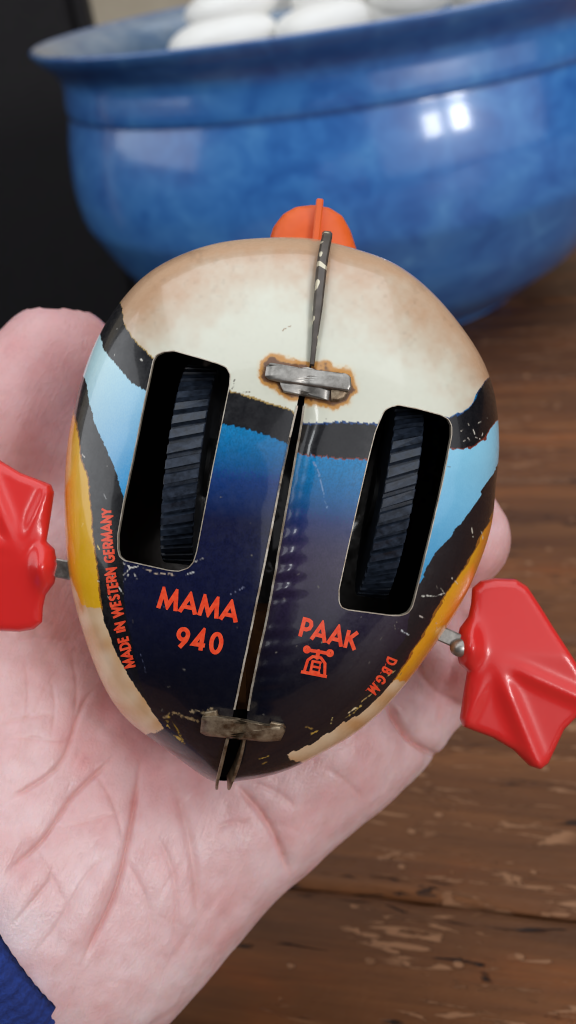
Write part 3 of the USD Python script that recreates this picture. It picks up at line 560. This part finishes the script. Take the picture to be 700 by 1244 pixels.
# ---- wheels with slanted tread
rubber = mottled('black_rubber', lin(22, 28, 38), lin(46, 56, 72), 1100, (.34, .50), bump=.3, dist=.0001)
hubm = simple('dark_hub', (.02, .02, .02), .5)
def wheel(p0, p1, width, skew):
    p0, p1 = np.array(p0, float), np.array(p1, float); c = (p0 + p1) / 2; d = (p0 - p1) / np.linalg.norm(p0 - p1)
    yv = np.array([d[0], -d[1], 0]); xv = np.array([yv[1], -yv[0], 0]); zv = np.array([0, 0, 1.])
    rad = 13.3; front = float(lift([c[0]], [c[1]])[0, 2]) - .9
    cz = front - rad; cx, cy = to_xy(c[0], c[1], front)
    o = np.array([cx, cy, cz]); B = np.stack([xv, yv, zv], 1)
    def place(v): return np.asarray(v) @ B.T + o
    core = trimesh.creation.cylinder(rad - .75, width * .98, sections=72); cv = np.array(core.vertices)[:, [2, 0, 1]]
    core = trimesh.Trimesh(place(cv), core.faces, process=False); core.fix_normals()
    w = part(toy, 'wheel', mm(core), rubber, 30)
    hub = trimesh.creation.cylinder(4, width * 1.25, sections=32); hv = np.array(hub.vertices)[:, [2, 0, 1]]
    hub = trimesh.Trimesh(place(hv), hub.faces, process=False); hub.fix_normals(); part(w, 'hub', mm(hub), hubm, 30)
    n = 44
    for k in range(n):
        th, dth = 2 * np.pi * k / n, 2 * np.pi / n * .80
        vs = []
        for xx, sk in ((-.5, -skew / 2), (-.47, -skew / 2 * .94), (.47, skew / 2 * .94), (.5, skew / 2)):
            for r_, a in ((rad - .9, -.5), (rad - (.12 if abs(xx) > .48 else 0), -.36), (rad - (.12 if abs(xx) > .48 else 0), .36), (rad - .9, .5)):
                an = th + sk + a * dth; vs.append((xx * width, r_ * math.sin(an), r_ * math.cos(an)))
        f = []
        for i in range(3):
            for j in range(4):
                a_, b_ = i * 4 + j, i * 4 + (j + 1) % 4; f += [(a_, b_, b_ + 4), (a_, b_ + 4, a_ + 4)]
        f += [(0, 2, 1), (0, 3, 2), (12, 13, 14), (12, 14, 15)]
        m = trimesh.Trimesh(place(vs), f, process=False); m.fix_normals(); part(w, 'tread_lug', mm(m), rubber, False)
wheel((237, 440), (207, 680), 4.15, .105)
wheel((505, 495), (463, 717), 3.75, .15)

# ---- lettering
LET = {'M': (.92, [[(0.02, 0), (.14, 1), (.46, .18), (.78, 1), (.90, 0)]]), 'A': (.84, [[(.02, 0), (.42, 1), (.82, 0)], [(.17, .32), (.67, .32)]]), 'P': (.60, [[(.08, 0), (.08, 1), (.34, 1), (.50, .93), (.56, .74), (.50, .55), (.34, .46), (.08, .46)]]),
       'K': (.66, [[(.08, 0), (.08, 1)], [(.60, 1), (.12, .46)], [(.24, .58), (.64, 0)]]), 'D': (.74, [[(.08, 0), (.08, 1), (.32, 1), (.54, .9), (.66, .68), (.66, .32), (.54, .1), (.32, 0), (.08, 0)]]), 'E': (.52, [[(.48, 1), (.08, 1), (.08, 0), (.48, 0)], [(.08, .52), (.44, .52)]]),
       'I': (.18, [[(.09, 0), (.09, 1)]]), 'N': (.74, [[(.08, 0), (.08, 1), (.66, 0), (.66, 1)]]), 'W': (1.08, [[(.02, 1), (.27, 0), (.54, .9), (.81, 0), (1.06, 1)]]), 'S': (.56, [[(.48, .86), (.36, .98), (.2, .98), (.09, .88), (.09, .68), (.2, .57), (.38, .46), (.49, .34), (.49, .14), (.38, .02), (.18, .02), (.06, .16)]]),
       'T': (.56, [[(.28, 0), (.28, 1)], [(.0, 1), (.56, 1)]]), 'R': (.64, [[(.08, 0), (.08, 1), (.34, 1), (.50, .93), (.56, .76), (.50, .58), (.34, .5), (.08, .5)], [(.30, .5), (.60, 0)]]), 'G': (.80, [[(.70, .82), (.56, .96), (.36, .98), (.18, .86), (.09, .62), (.09, .36), (.2, .12), (.38, .01), (.58, .04), (.71, .18), (.72, .44), (.44, .44)]]),
       'Y': (.64, [[(.0, 1), (.32, .48), (.64, 1)], [(.32, .48), (.32, 0)]]), 'B': (.62, [[(.08, 0), (.08, 1), (.32, 1), (.46, .92), (.50, .77), (.44, .6), (.30, .54), (.08, .54)], [(.3, .54), (.48, .46), (.55, .28), (.48, .08), (.32, 0), (.08, 0)]]), 'O': (.86, [[(.43 + .36 * math.cos(a), .5 + .49 * math.sin(a)) for a in np.linspace(0, 2 * np.pi, 25)]]),
       '.': (.24, [[(.12, .03), (.12, .05)]]), ' ': (.34, []), '9': (.64, [[(.32 + .24 * math.cos(a), .70 + .28 * math.sin(a)) for a in np.linspace(0, 2 * np.pi, 21)], [(.555, .64), (.50, .42), (.22, 0)]]), '4': (.66, [[(.46, 0), (.46, 1), (.05, .28), (.64, .28)]]), '0': (.68, [[(.34 + .25 * math.cos(a), .5 + .49 * math.sin(a)) for a in np.linspace(0, 2 * np.pi, 25)]])}
def lettering(text, path, cap, stroke=.19, track=.16, squeeze=1.0, fit=True):
    """strokes of a word as outlines in image places, set along a base line"""
    ls = LineString(path); total = sum(LET[ch][0] for ch in text) + track * (len(text) - 1)
    unit = ls.length / total if fit else cap * squeeze
    pos, shapes = 0.0, []
    for ch in text:
        w, strokes = LET[ch]
        g = shapely.union_all([LineString(s).buffer(stroke / 2 * (1 if True else 1), cap_style='flat', join_style='mitre', mitre_limit=2.0) for s in strokes]) if strokes else None
        if g is not None:
            s0 = (pos + w / 2) * unit; a, b = ls.interpolate(max(s0 - 1, 0)), ls.interpolate(min(s0 + 1, ls.length)); m = ls.interpolate(s0)
            d = np.array([b.x - a.x, b.y - a.y]); d /= np.linalg.norm(d); u = np.array([d[1], -d[0]])   # letter tops: left of the reading direction
            g = affinity.affine_transform(g, [unit * d[0], cap * u[0], unit * d[1], cap * u[1], m.x - d[0] * unit * w / 2, m.y - d[1] * unit * w / 2]); shapes.append(g)
        pos += w + track
    return shapely.union_all(shapes)
red_ink = mottled('red_ink', lin(236, 66, 36), lin(250, 92, 54), 1500, (.28, .4), coat_weight=.3)
def print_on(name, shape): part(toy, name, mm(plate(shape.buffer(.25).simplify(.05), None, .035, 4)), red_ink, True)
print_on('lettering', lettering('MAMA', spline([(192, 738.5), (240, 747), (287, 756)], 20), 22, .20, .17))
print_on('lettering', lettering('940', spline([(213, 785.5), (240, 789.5), (269, 794)], 20), 23, .20, .2))
print_on('lettering', lettering('PAAK', spline([(363, 772.5), (396, 781), (431, 789.5)], 20), 21.5, .20, .14))
print_on('lettering', lettering('MADE IN WESTERN GERMANY', spline([(164.5, 809), (157, 783), (149.5, 752), (143, 715), (138, 672), (135, 618)], 60), 11.2, .22, .13))
print_on('lettering', lettering('D.B.G.M.', spline([(472, 798), (465, 813), (456, 826), (444, 839)], 30), 10.5, .22, .12))
emb = shapely.union_all([LineString([(374, 789.5), (400, 794)]).buffer(1.8), Point(373, 789).buffer(4.6).difference(Point(373, 789).buffer(1.6)), Point(401, 793.5).buffer(4.6).difference(Point(401, 793.5).buffer(1.6)), LineString([(387, 791), (385.5, 799)]).buffer(2.2),
    LineString([(366, 816), (397, 822)]).buffer(1.7, cap_style='flat'), LineString([(370, 815), (374, 802), (380, 797.5), (390, 799), (395, 806), (394.5, 820)]).buffer(1.5), LineString([(389.5, 805), (380, 803.3), (377.5, 815.5), (387.5, 817.5)]).buffer(1.3), LineString([(379, 809.5), (388.5, 811.2)]).buffer(1.2), LineString([(389.5, 805), (387.5, 817.5)]).buffer(.6)])
print_on('printed_emblem', emb)

# ---- plastic feet, axle ends, bill
redp = mat('red_plastic', {'t': ('texture_coordinate', {}), 'n': ('noise_texture', dict(scale=240.0, detail=3.0)), 'b': ('bump', dict(strength=.05, distance=.0003)),
    'p': ('principled_bsdf', dict(base_color=(.72, .026, .024), roughness=.27, subsurface_weight=.12, subsurface_radius=(.002, .0004, .0004), subsurface_scale=1.0, coat_weight=.25, coat_roughness=.1))}, [('t.object', 'n.vector'), ('n.fac', 'b.height'), ('b.normal', 'p.normal')])
HUB = np.array([575., 785.])
foot_px = Polygon([(577, 716), (588, 707), (605, 704), (631, 705), (645, 714), (660, 738), (674, 762), (690, 788), (706, 814), (727, 846), (730, 858), (722, 868), (703, 872), (688, 888), (678, 912), (670, 930), (659, 937), (647, 933), (627, 913), (602, 898), (578, 889), (565, 884), (561, 874), (565, 842), (569, 815), (559, 806), (555, 786), (560, 764), (571, 750), (575, 735)])
foot_px = foot_px.buffer(3).buffer(-6).buffer(3)
def foot_mesh():
    P = foot_px; b = densify(P, 2.0); gx, gy = np.meshgrid(np.arange(550, 735, 2.6), np.arange(700, 940, 2.6)); g = np.stack([gx.ravel(), gy.ravel()], 1)
    d = shapely.distance(shapely.points(g), P.exterior); g = g[shapely.contains_xy(P, g[:, 0], g[:, 1]) & (d > 1.2)]
    extra = densify(P.buffer(-2.0), 2.0), densify(P.buffer(-4.5), 2.0)
    d2 = cKDTree(np.vstack(extra)).query(g)[0]; g = np.vstack([g[d2 > 1.4], *extra])
    p = np.vstack([b, g]); t = Delaunay(p).simplices; c = p[t].mean(1); t = t[shapely.contains_xy(P, c[:, 0], c[:, 1])]
    d = shapely.distance(shapely.points(p), P.exterior); d[:len(b)] = 0
    e = 11.0; th = np.sqrt(np.clip(1 - (1 - np.clip(d / e, 0, 1)) ** 2, 0, 1))
    q = (p - HUB)
    def ridge(tip, w, h):
        tx = np.array(tip, float) - HUB - np.array([25, 15]); L = np.linalg.norm(tx); tx /= L; s0 = q - np.array([25, 15]); s = s0 @ tx; n = s0 @ np.array([-tx[1], tx[0]])
        return h * np.exp(-(n / w) ** 2) * smooth_step(s, -12, 55)
    z = .9 * th
    z += th * (ridge((562, 884), 10, .6) + ridge((657, 935), 11, .95) + ridge((728, 858), 10, .65))
    fold = q @ np.array([-.06, 1.0]) - 4     # the web bends along a line through the hub
    bend = -.017 * (np.sqrt(fold ** 2 + 30.) - 5.5) + .005 * fold
    hubz = 1.7 * np.exp(-(((q - [-4, -2]) / [13, 24]) ** 2).sum(1)) * th
    zt, zb_ = z + bend + hubz, -.9 * th + bend - .6 * hubz
    n = len(p); X = np.stack([q[:, 0] * S, -q[:, 1] * S], 1)
    v = np.vstack([np.c_[X, zt], np.c_[X, zb_]]); ar = np.cross(X[t[:, 1]] - X[t[:, 0]], X[t[:, 2]] - X[t[:, 0]]); t = np.where((ar < 0)[:, None], t[:, ::-1], t)
    m = trimesh.Trimesh(v, np.vstack([t, t[:, ::-1] + n]), process=False); m.merge_vertices(); return m
fm = foot_mesh(); fv = np.array(fm.vertices)
def foot(px, py, z, rot, tilt, label):
    o = np.r_[to_xy(px, py, z), z]; c, s_ = math.cos(rot), math.sin(rot)
    v = fv.copy(); ct, st = math.cos(tilt), math.sin(tilt); v = np.stack([v[:, 0], v[:, 1] * ct - v[:, 2] * st, v[:, 1] * st + v[:, 2] * ct], 1)
    v = v @ np.array([[c, s_, 0], [-s_, c, 0], [0, 0, 1]]) + o
    return part(toy, 'webbed_foot', (v * .001, np.array(fm.faces)), redp, True, label=label)
foot(574, 785, 1.0, 0.0, 0.0, 'right red webbed foot shown whole')
foot(50, 688, 1.0, math.pi, 0.0, 'left red webbed foot cut by the frame')
def bar(p0, p1, w, t):
    a = np.r_[to_xy(p0[0], p0[1], p0[2]), p0[2]]; b = np.r_[to_xy(p1[0], p1[1], p1[2]), p1[2]]; d = b - a; L = np.linalg.norm(d); d /= L; n = np.cross([0, 0, 1.], d); n /= np.linalg.norm(n); k = np.cross(d, n)
    m = box(-L / 2, -w / 2, -t / 2, L / 2, w / 2, t / 2, .18); v = np.array(m.vertices) @ np.array([d, n, k]) + (a + b) / 2; return trimesh.Trimesh(v, m.faces, process=False)
ax1 = part(toy, 'axle_end', mm(bar((525, 765, 1.2), (566, 783, 1.2), 2.0, 1.0)), steel, 30, label='axle end at the right foot')
ring = trimesh.creation.icosphere(3, 1.35); rv = np.array(ring.vertices) * [1, .9, .8] + np.r_[to_xy(559, 787, 1.8), 1.8]
part(ax1, 'rivet_head', mm(trimesh.Trimesh(rv, ring.faces, process=False)), steel, 30)
part(toy, 'axle_end', mm(bar((105, 697, .6), (50, 686, .6), 2.5, 1.1)), steel, 30, label='axle end at the left foot')
orange = mottled('orange_plastic', (.72, .10, .010), (.78, .12, .013), 200, (.45, .55), bump=.05)
bp = Polygon([(322, 330), (326, 296), (332, 276), (344, 260), (360, 251), (380, 249), (400, 252), (416, 262), (426, 280), (433, 302), (437, 330)]).buffer(-16).buffer(32).buffer(-16)
def bill():
    b = densify(bp, 2.5); gx, gy = np.meshgrid(np.arange(320, 440, 3.), np.arange(245, 332, 3.)); g = np.stack([gx.ravel(), gy.ravel()], 1); d = shapely.distance(shapely.points(g), bp.exterior); g = g[shapely.contains_xy(bp, g[:, 0], g[:, 1]) & (d > 1.5)]
    p = np.vstack([b, g]); t = Delaunay(p).simplices; c = p[t].mean(1); t = t[shapely.contains_xy(bp, c[:, 0], c[:, 1])]; d = shapely.distance(shapely.points(p), bp.exterior); d[:len(b)] = 0
    th = np.sqrt(np.clip(1 - (1 - np.clip(d / 34, 0, 1)) ** 2, 0, 1)); x_, y_ = to_xy(p[:, 0], p[:, 1], -7.0)
    zt, zb_ = -7.0 + 2.6 * th, -7.0 - 3.2 * th; n = len(p)
    ar = np.cross(np.stack([x_, y_], 1)[t[:, 1]] - np.stack([x_, y_], 1)[t[:, 0]], np.stack([x_, y_], 1)[t[:, 2]] - np.stack([x_, y_], 1)[t[:, 0]]); t = np.where((ar < 0)[:, None], t[:, ::-1], t)
    m = trimesh.Trimesh(np.vstack([np.stack([x_, y_, zt], 1), np.stack([x_, y_, zb_], 1)]), np.vstack([t, t[:, ::-1] + n]), process=False); m.merge_vertices(); return m
bl = part(toy, 'bill', mm(bill()), orange, True)
x0, y0 = to_xy(381, 300, -4.5); x1, y1 = to_xy(388.5, 243, -5.5)
rm = trimesh.util.concatenate([bar((382, 310, -4.4), (388.5, 246, -5.2), 1.0, 3.2)])
part(bl, 'bill_ridge', mm(rm), orange, 30)

# ================================================================== the hand, same frame (mm), as one skin over a smooth field
def J(px, py, z, r): return np.r_[to_xy(px, py, z), z, r]
def cone(P, a, b):
    """distance to a round cone between spheres a and b"""
    pa, ra, pb, rb = a[:3], a[3], b[:3], b[3]; ba = pb - pa; L2 = ba @ ba
    h = np.clip((P - pa) @ ba / L2, 0, 1); return np.linalg.norm(P - pa - h[..., None] * ba, axis=-1) - (ra + (rb - ra) * h)
def smin(a, b, k):
    h = np.clip(.5 + .5 * (b - a) / k, 0, 1); return b * (1 - h) + a * h - k * h * (1 - h)
PALM = [(J(-330, 1290, -16, 23), J(-20, 1090, -24, 22)), (J(-20, 1105, -23, 24), J(120, 1010, -29, 23)), (J(60, 1130, -24, 16.5), J(100, 1120, -25, 17.5)), (J(100, 1120, -25, 17.5), J(370, 898, -29, 16)),
        (J(-15, 1010, -22, 23), J(-45, 800, -26, 19)), (J(20, 900, -25, 19), J(-10, 760, -27, 17)), (J(130, 930, -36, 20), J(220, 740, -42, 17)), (J(80, 820, -36, 19), J(110, 580, -40, 14)),
        (J(110, 560, -39, 13), J(225, 650, -42, 13)), (J(225, 650, -42, 13), J(340, 760, -40, 12.5)), (J(340, 760, -40, 12.5), J(450, 858, -33, 11.5))]
FINGERS = [
    [J(-25, 900, -26, 16), J(-85, 745, -27, 13.5), J(-50, 590, -28, 11.6), J(5, 520, -29, 11.0), J(70, 448, -31, 10.6)],            # thumb
    [J(110, 560, -39, 12), J(270, 440, -41, 9.4), J(400, 420, -38, 8.6), J(480, 470, -33, 7.8)],                                   # index
    [J(225, 650, -42, 12), J(420, 520, -43, 9.4), J(505, 575, -34, 8.6), J(560, 655, -22, 7.7)],                                   # middle: its tip shows beside the toy
    [J(340, 760, -40, 11.5), J(480, 680, -42, 9.2), J(515, 720, -36, 8.4), J(512, 780, -27, 7.6)],                                 # ring
    [J(450, 858, -33, 11), J(545, 810, -37, 8.8), J(572, 790, -34, 8.0), J(575, 800, -27, 7.2)]]                                   # little
def toy_dist(P):
    dx, dy = P[..., 0] - CX, P[..., 1] - CY; rho = np.hypot(dx, dy) / R_of(np.arctan2(dy, dx)); z = P[..., 2]
    g = (rho ** 2.4 + np.abs(z / np.where(z > 0, HF, HB)) ** 2.2) ** (1 / 2.3)
    return (g - 1) * 20.0
CREASES = [  # image polylines, depth mm, half width mm
    ([(95, 1182), (118, 1135), (137, 1095), (152, 1040), (160, 1000), (167, 955), (176, 905)], .62, .5), ([(0, 1068), (28, 1045), (52, 1022), (90, 968), (120, 938), (146, 908)], .5, .45), ([(0, 978), (40, 955), (75, 925), (92, 880), (122, 832)], .42, .45),
    ([(284, 948), (302, 970), (320, 992), (336, 1020), (345, 1044), (352, 1068)], .7, .6), ([(238, 1140), (238, 1070), (230, 1020), (214, 960), (206, 930)], .30, .9), ([(40, 1160), (80, 1110), (100, 1075), (140, 1030)], .2, .5),
    ([(148, 1040), (170, 1075), (182, 1110), (178, 1150)], .16, .6), ([(466, 846), (478, 866), (490, 888), (508, 906), (530, 918), (548, 920)], 1.0, .6), ([(500, 790), (520, 830), (545, 848), (566, 852)], .25, .6), ([(0, 880), (35, 872), (70, 866)], .2, .4), ([(260, 1010), (284, 1000), (310, 1005)], .15, .6), ([(200, 1180), (250, 1110), (290, 1060)], .12, .8), ([(10, 1130), (50, 1085), (70, 1060)], .16, .4),
    ([(0, 905), (30, 896), (66, 900), (100, 890)], .14, .35), ([(60, 1010), (100, 1000), (150, 985)], .12, .35), ([(110, 930), (140, 985), (150, 1030)], .14, .4), ([(20, 1000), (60, 1060), (90, 1120)], .10, .4), ([(176, 1000), (205, 1045), (215, 1100), (205, 1160)], .16, .5), ([(300, 950), (330, 960), (362, 985)], .2, .5), ([(390, 930), (420, 950), (446, 976)], .16, .5), ([(60, 820), (66, 860), (60, 900)], .14, .35), ([(84, 790), (92, 840), (86, 890)], .16, .4), ([(30, 800), (34, 850), (24, 900)], .12, .35), ([(10, 780), (60, 775), (95, 785)], .1, .35)]
for _ in range(14):   # the fine net of lines of a palm
    x0, y0 = rng.uniform(-10, 360), rng.uniform(850, 1230); a = math.radians(rng.choice([-62, -62, -48, 20, 75]) + rng.uniform(-14, 14)); L = rng.uniform(40, 130); k = rng.uniform(-.15, .15) * L
    CREASES.append(([(x0, y0), (x0 + .5 * L * math.cos(a) - k * math.sin(a), y0 + .5 * L * math.sin(a) + k * math.cos(a)), (x0 + L * math.cos(a), y0 + L * math.sin(a))], rng.uniform(.03, .07), rng.uniform(.35, .6)))
BX = np.array([[-92, -78, -66], [40, 32, 2]], float); VS = 1.15
dims = np.ceil((BX[1] - BX[0]) / VS).astype(int) + 1
def hand_field(P):
    palm = None
    for a, b in PALM:
        d = cone(P, a, b); palm = d if palm is None else smin(palm, d, 9.0)
    out = None
    for ch in FINGERS:
        d = None
        for a, b in zip(ch[:-1], ch[1:]):
            e = cone(P, a, b); d = e if d is None else smin(d, e, 1.6)
        d = smin(palm, d, 5.0); out = d if out is None else np.minimum(out, d)
    t = .35 - toy_dist(P)
    h = np.clip(.5 - .5 * (t - out) / -2.0, 0, 1)           # pressed in smoothly where the toy lies
    return -smin(-out, -t, 2.2)
gx, gy, gz = [BX[0, k] + VS * np.arange(dims[k]) for k in range(3)]
F = np.concatenate([hand_field(np.stack(np.meshgrid(gx[i:i + 16], gy, gz, indexing='ij'), -1)) for i in range(0, dims[0], 16)])
def surface_nets(F, org, h):
    s = F < 0; nx, ny, nz = F.shape; acc = np.zeros((nx - 1, ny - 1, nz - 1, 3)); cnt = np.zeros((nx - 1, ny - 1, nz - 1))
    C = [(i, j, k) for i in (0, 1) for j in (0, 1) for k in (0, 1)]; sub = lambda A, c: A[c[0]:nx - 1 + c[0], c[1]:ny - 1 + c[1], c[2]:nz - 1 + c[2]]
    for a in C:
        for ax in range(3):
            if a[ax]: continue
            b = list(a); b[ax] = 1; fa, fb = sub(F, a), sub(F, b); cr = (fa < 0) != (fb < 0); t = np.where(cr, fa / np.where(cr, fa - fb, 1), 0)
            p = np.zeros(fa.shape + (3,)); p[...] = a; p[..., ax] += t; acc += p * cr[..., None]; cnt += cr
    act = cnt > 0; idx = -np.ones(act.shape, int); idx[act] = np.arange(act.sum()); cells = np.argwhere(act); v = org + h * (cells + acc[act] / cnt[act][:, None]); q = []
    for ax in range(3):
        o1, o2 = [(1, 2), (2, 0), (0, 1)][ax]; sl0 = [slice(None)] * 3; sl1 = [slice(None)] * 3; sl0[ax], sl1[ax] = slice(0, -1), slice(1, None)
        a, b = s[tuple(sl0)], s[tuple(sl1)]; e = np.argwhere(a != b); e = e[(e[:, o1] > 0) & (e[:, o2] > 0) & (e[:, o1] < F.shape[o1] - 1) & (e[:, o2] < F.shape[o2] - 1)]
        fl = a[tuple(e.T)]; d1 = np.zeros(3, int); d1[o1] = 1; d2 = np.zeros(3, int); d2[o2] = 1
        g = lambda c: idx[tuple(c.T)]
        quad = np.stack([g(e - d1 - d2), g(e - d2), g(e), g(e - d1)], 1); quad[~fl] = quad[~fl][:, ::-1]; q.append(quad)
    q = np.vstack(q); q = q[(q >= 0).all(1)]; return v, np.vstack([q[:, [0, 1, 2]], q[:, [0, 2, 3]]])
hv, hf = surface_nets(F, BX[0], VS)
def snap(v, it=3):
    for _ in range(it):
        d = hand_field(v); g = np.stack([hand_field(v + np.eye(3)[k] * .12) - hand_field(v - np.eye(3)[k] * .12) for k in range(3)], 1) / .24
        v = v - np.clip(d, -1, 1)[:, None] * g / np.maximum((g * g).sum(1, keepdims=True), .2)
    return v
m = trimesh.Trimesh(hv, hf, process=False)
comp = trimesh.graph.connected_component_labels(m.face_adjacency, node_count=len(m.faces)); big = np.bincount(comp).argmax(); m.update_faces(comp == big); m.remove_unreferenced_vertices()
trimesh.smoothing.filter_taubin(m, iterations=4)
hv, hf = trimesh.remesh.subdivide(snap(np.array(m.vertices), 2), m.faces)
m = trimesh.Trimesh(hv, hf, process=False); trimesh.smoothing.filter_taubin(m, iterations=12); hv = np.array(m.vertices); hn = vnormals(hv, hf)
def palm_side(v, n): x_, y_ = to_px(v[:, 0], v[:, 1], v[:, 2]); return smooth_step(n[:, 2], .0, .35) * smooth_step(x_, -40, -10) * smooth_step(y_, 590, 640) * smooth_step(1300 - y_, 0, 30)
fine = (palm_side(hv, hn)[hf].max(1) > 0); hv, hf = trimesh.remesh.subdivide(hv, hf, np.nonzero(fine)[0]); hf = np.asarray(hf); hn = vnormals(hv, hf)
hpx, hpy = to_px(hv[:, 0], hv[:, 1], hv[:, 2]); frontf = palm_side(hv, hn); pxmm = FPX / (D - hv[:, 2])
disp = np.zeros(len(hv)); flush = np.zeros(len(hv)); hp = shapely.points(hpx, hpy)
for line, dep, hw in CREASES:
    if not dep: continue
    sl = spline(line, 40); a0, a1 = sl.min(0) - 60, sl.max(0) + 60; ii = np.nonzero((hpx > a0[0]) & (hpx < a1[0]) & (hpy > a0[1]) & (hpy < a1[1]) & (frontf > 0))[0]
    LSs = LineString(sl); d = shapely.distance(hp[ii], LSs) / pxmm[ii]; s = shapely.line_locate_point(LSs, hp[ii], normalized=True); fade = smooth_step(s, 0, .25) * smooth_step(1 - s, 0, .25)
    q_ = sl[np.clip((s * 39).round().astype(int), 0, 38)]; t_ = np.gradient(sl, axis=0)[np.clip((s * 39).round().astype(int), 0, 38)]; sg = np.sign((hpx[ii] - q_[:, 0]) * t_[:, 1] - (hpy[ii] - q_[:, 1]) * t_[:, 0])
    disp[ii] += frontf[ii] * fade * dep * (-1.0 * np.exp(-(d / (hw * .75)) ** 2) - .45 * np.exp(-(d / (hw * 4)) ** 2) + np.where(sg > 0, 1.0, .15) * (d / 2.2) * np.exp(-(d / 3.2) ** 2)); flush[ii] = np.maximum(flush[ii], fade * min(dep * 1.3, .8) * (np.exp(-(d / (hw * .7)) ** 2) + .3 * np.exp(-(d / (hw * 3)) ** 2)))
rot_ = np.stack([(hv[:, 0] * .45 + hv[:, 1] * .9) / 16, (hv[:, 0] * .9 - hv[:, 1] * .45) / 5.5, hv[:, 2] / 12], 1)
disp += frontf * (1.5 * (meshkit.fbm(rot_ + 31, 2, 14) - .5) + .5 * (meshkit.fbm(hv / 9.0 + 40, 3, 4) - .5) + .16 * (meshkit.fbm(hv / 2.6 + 70, 2, 5) - .5))
hv = hv + hn * disp[:, None]
tone = meshkit.fbm(hv / 14.0 + 20, 3, 8); tip = smooth_step(hpx, 500, 600) + smooth_step(hpy, 620, 420) * smooth_step(hpx, 160, 60)
base = np.array([.75, .46, .46]); rosy = np.array([.72, .34, .34]); pale = np.array([.82, .60, .61])
t = np.clip((tone - .5) * 3.2 + (meshkit.fbm(hv / 3.2 + 50, 3, 18) - .5) * 1.5, -1, 1); hc = base + np.maximum(t, 0)[:, None] * (rosy - base) + np.maximum(-t, 0)[:, None] * (pale - base)
hc += np.clip(tip, 0, 1)[:, None] * .45 * (rosy - hc); hc += flush[:, None] * .40 * (np.array([.58, .22, .18]) - hc)
skin = mat('skin', {
    'a': ('attribute', dict(attribute='paint')), 't': ('texture_coordinate', {}),
    'mp0': ('mapping', dict(rotation=(0, 0, math.radians(-66)))), 'mp': ('mapping', dict(scale=(260, 1150, 600))), 'n': ('noise_texture', dict(scale=1.0, detail=4.0, roughness=.6, distortion=.5)), 'n2': ('noise_texture', dict(scale=420.0, detail=4.0, roughness=.6)), 'vo': ('noise_texture', dict(scale=2300.0, detail=2.0)),
    'add': ('math', dict(math_type='multiply_add', value2=.18)), 'add2': ('math', dict(math_type='multiply_add', value2=.45)), 'b': ('bump', dict(strength=.55, distance=.00026)),
    'r': ('map_range', dict(from_min=.3, from_max=.7, to_min=.30, to_max=.46)), 'mul': ('mix_color', dict(blend_type='multiply', fac=1.0, use_clamp=False)), 'rp': ('rgb_ramp', {'ramp': [(0, (.86, .80, .78)), (.5, (1, 1, 1)), (1, (1.08, 1.1, 1.1))]}),
    'p': ('principled_bsdf', dict(subsurface_weight=.28, subsurface_radius=(.0032, .0011, .0006), subsurface_scale=1.0, specular_ior_level=.5))},
    [('t.object', 'mp0.vector'), ('mp0.vector', 'mp.vector'), ('mp.vector', 'n.vector'), ('t.object', 'n2.vector'), ('t.object', 'vo.vector'), ('n2.fac', 'add.value1'), ('n.fac', 'add.value3'), ('vo.fac', 'add2.value1'), ('add.value', 'add2.value3'), ('add2.value', 'b.height'), ('b.normal', 'p.normal'),
     ('n2.fac', 'r.value'), ('r.result', 'p.roughness'), ('n2.fac', 'rp.fac'), ('a.color', 'mul.a'), ('rp.color', 'mul.b'), ('mul.result', 'p.base_color')])
WRIST = J(-20, 1105, -23, 24)[:3]
person = thing('person', 'open left hand with palm up and dark blue knitted cuff, holding the tin toy duck', 'person', FRAME, TOY)
part(person, 'hand', (hv * .001, hf), skin, True, {'paint': np.clip(hc, 0, 1)})
# knitted cuff: a ribbed sleeve round the forearm
knit = mottled('blue_knit', (.006, .022, .15), (.013, .042, .25), 1700, (.75, .95), bump=.9, dist=.0004)
c0 = J(14, 1020, -24, 0)[:3]; c1 = c0 + np.array([-.88, -.47, .12]) * 45; d = c1 - c0; L = np.linalg.norm(d); d /= L; n1 = np.cross(d, [0, 0, 1.]); n1 /= np.linalg.norm(n1); n2 = np.cross(d, n1)
na, ns = 420, 44; aa = np.linspace(0, 2 * np.pi, na, endpoint=False); rows = []
for i in range(ns):
    s_ = i / (ns - 1); rad = 30.6 + 1.6 * s_ - (1.4 * (1 - i / 2) if i < 2 else 0)
    r_ = rad + .16 * np.cos(aa * 90) + .10 * np.cos(i * 2.4)
    rows.append(c0 + d * (s_ * L) + r_[:, None] * (np.cos(aa)[:, None] * n1 + np.sin(aa)[:, None] * n2))
rows = [c0 + d * 3 + 25.5 * (np.cos(aa)[:, None] * n1 + np.sin(aa)[:, None] * n2)] + rows
q = np.array(rows); ns = len(q); i, j = np.meshgrid(np.arange(ns - 1), np.arange(na), indexing='ij'); k = (j + 1) % na
qd = np.stack([i * na + j, i * na + k, (i + 1) * na + k, (i + 1) * na + j], -1).reshape(-1, 4)
sl = trimesh.Trimesh(q.reshape(-1, 3), np.vstack([qd[:, [0, 1, 2]], qd[:, [0, 2, 3]]]), process=False); sl.fix_normals()
part(person, 'sleeve_cuff', mm(sl), knit, True)
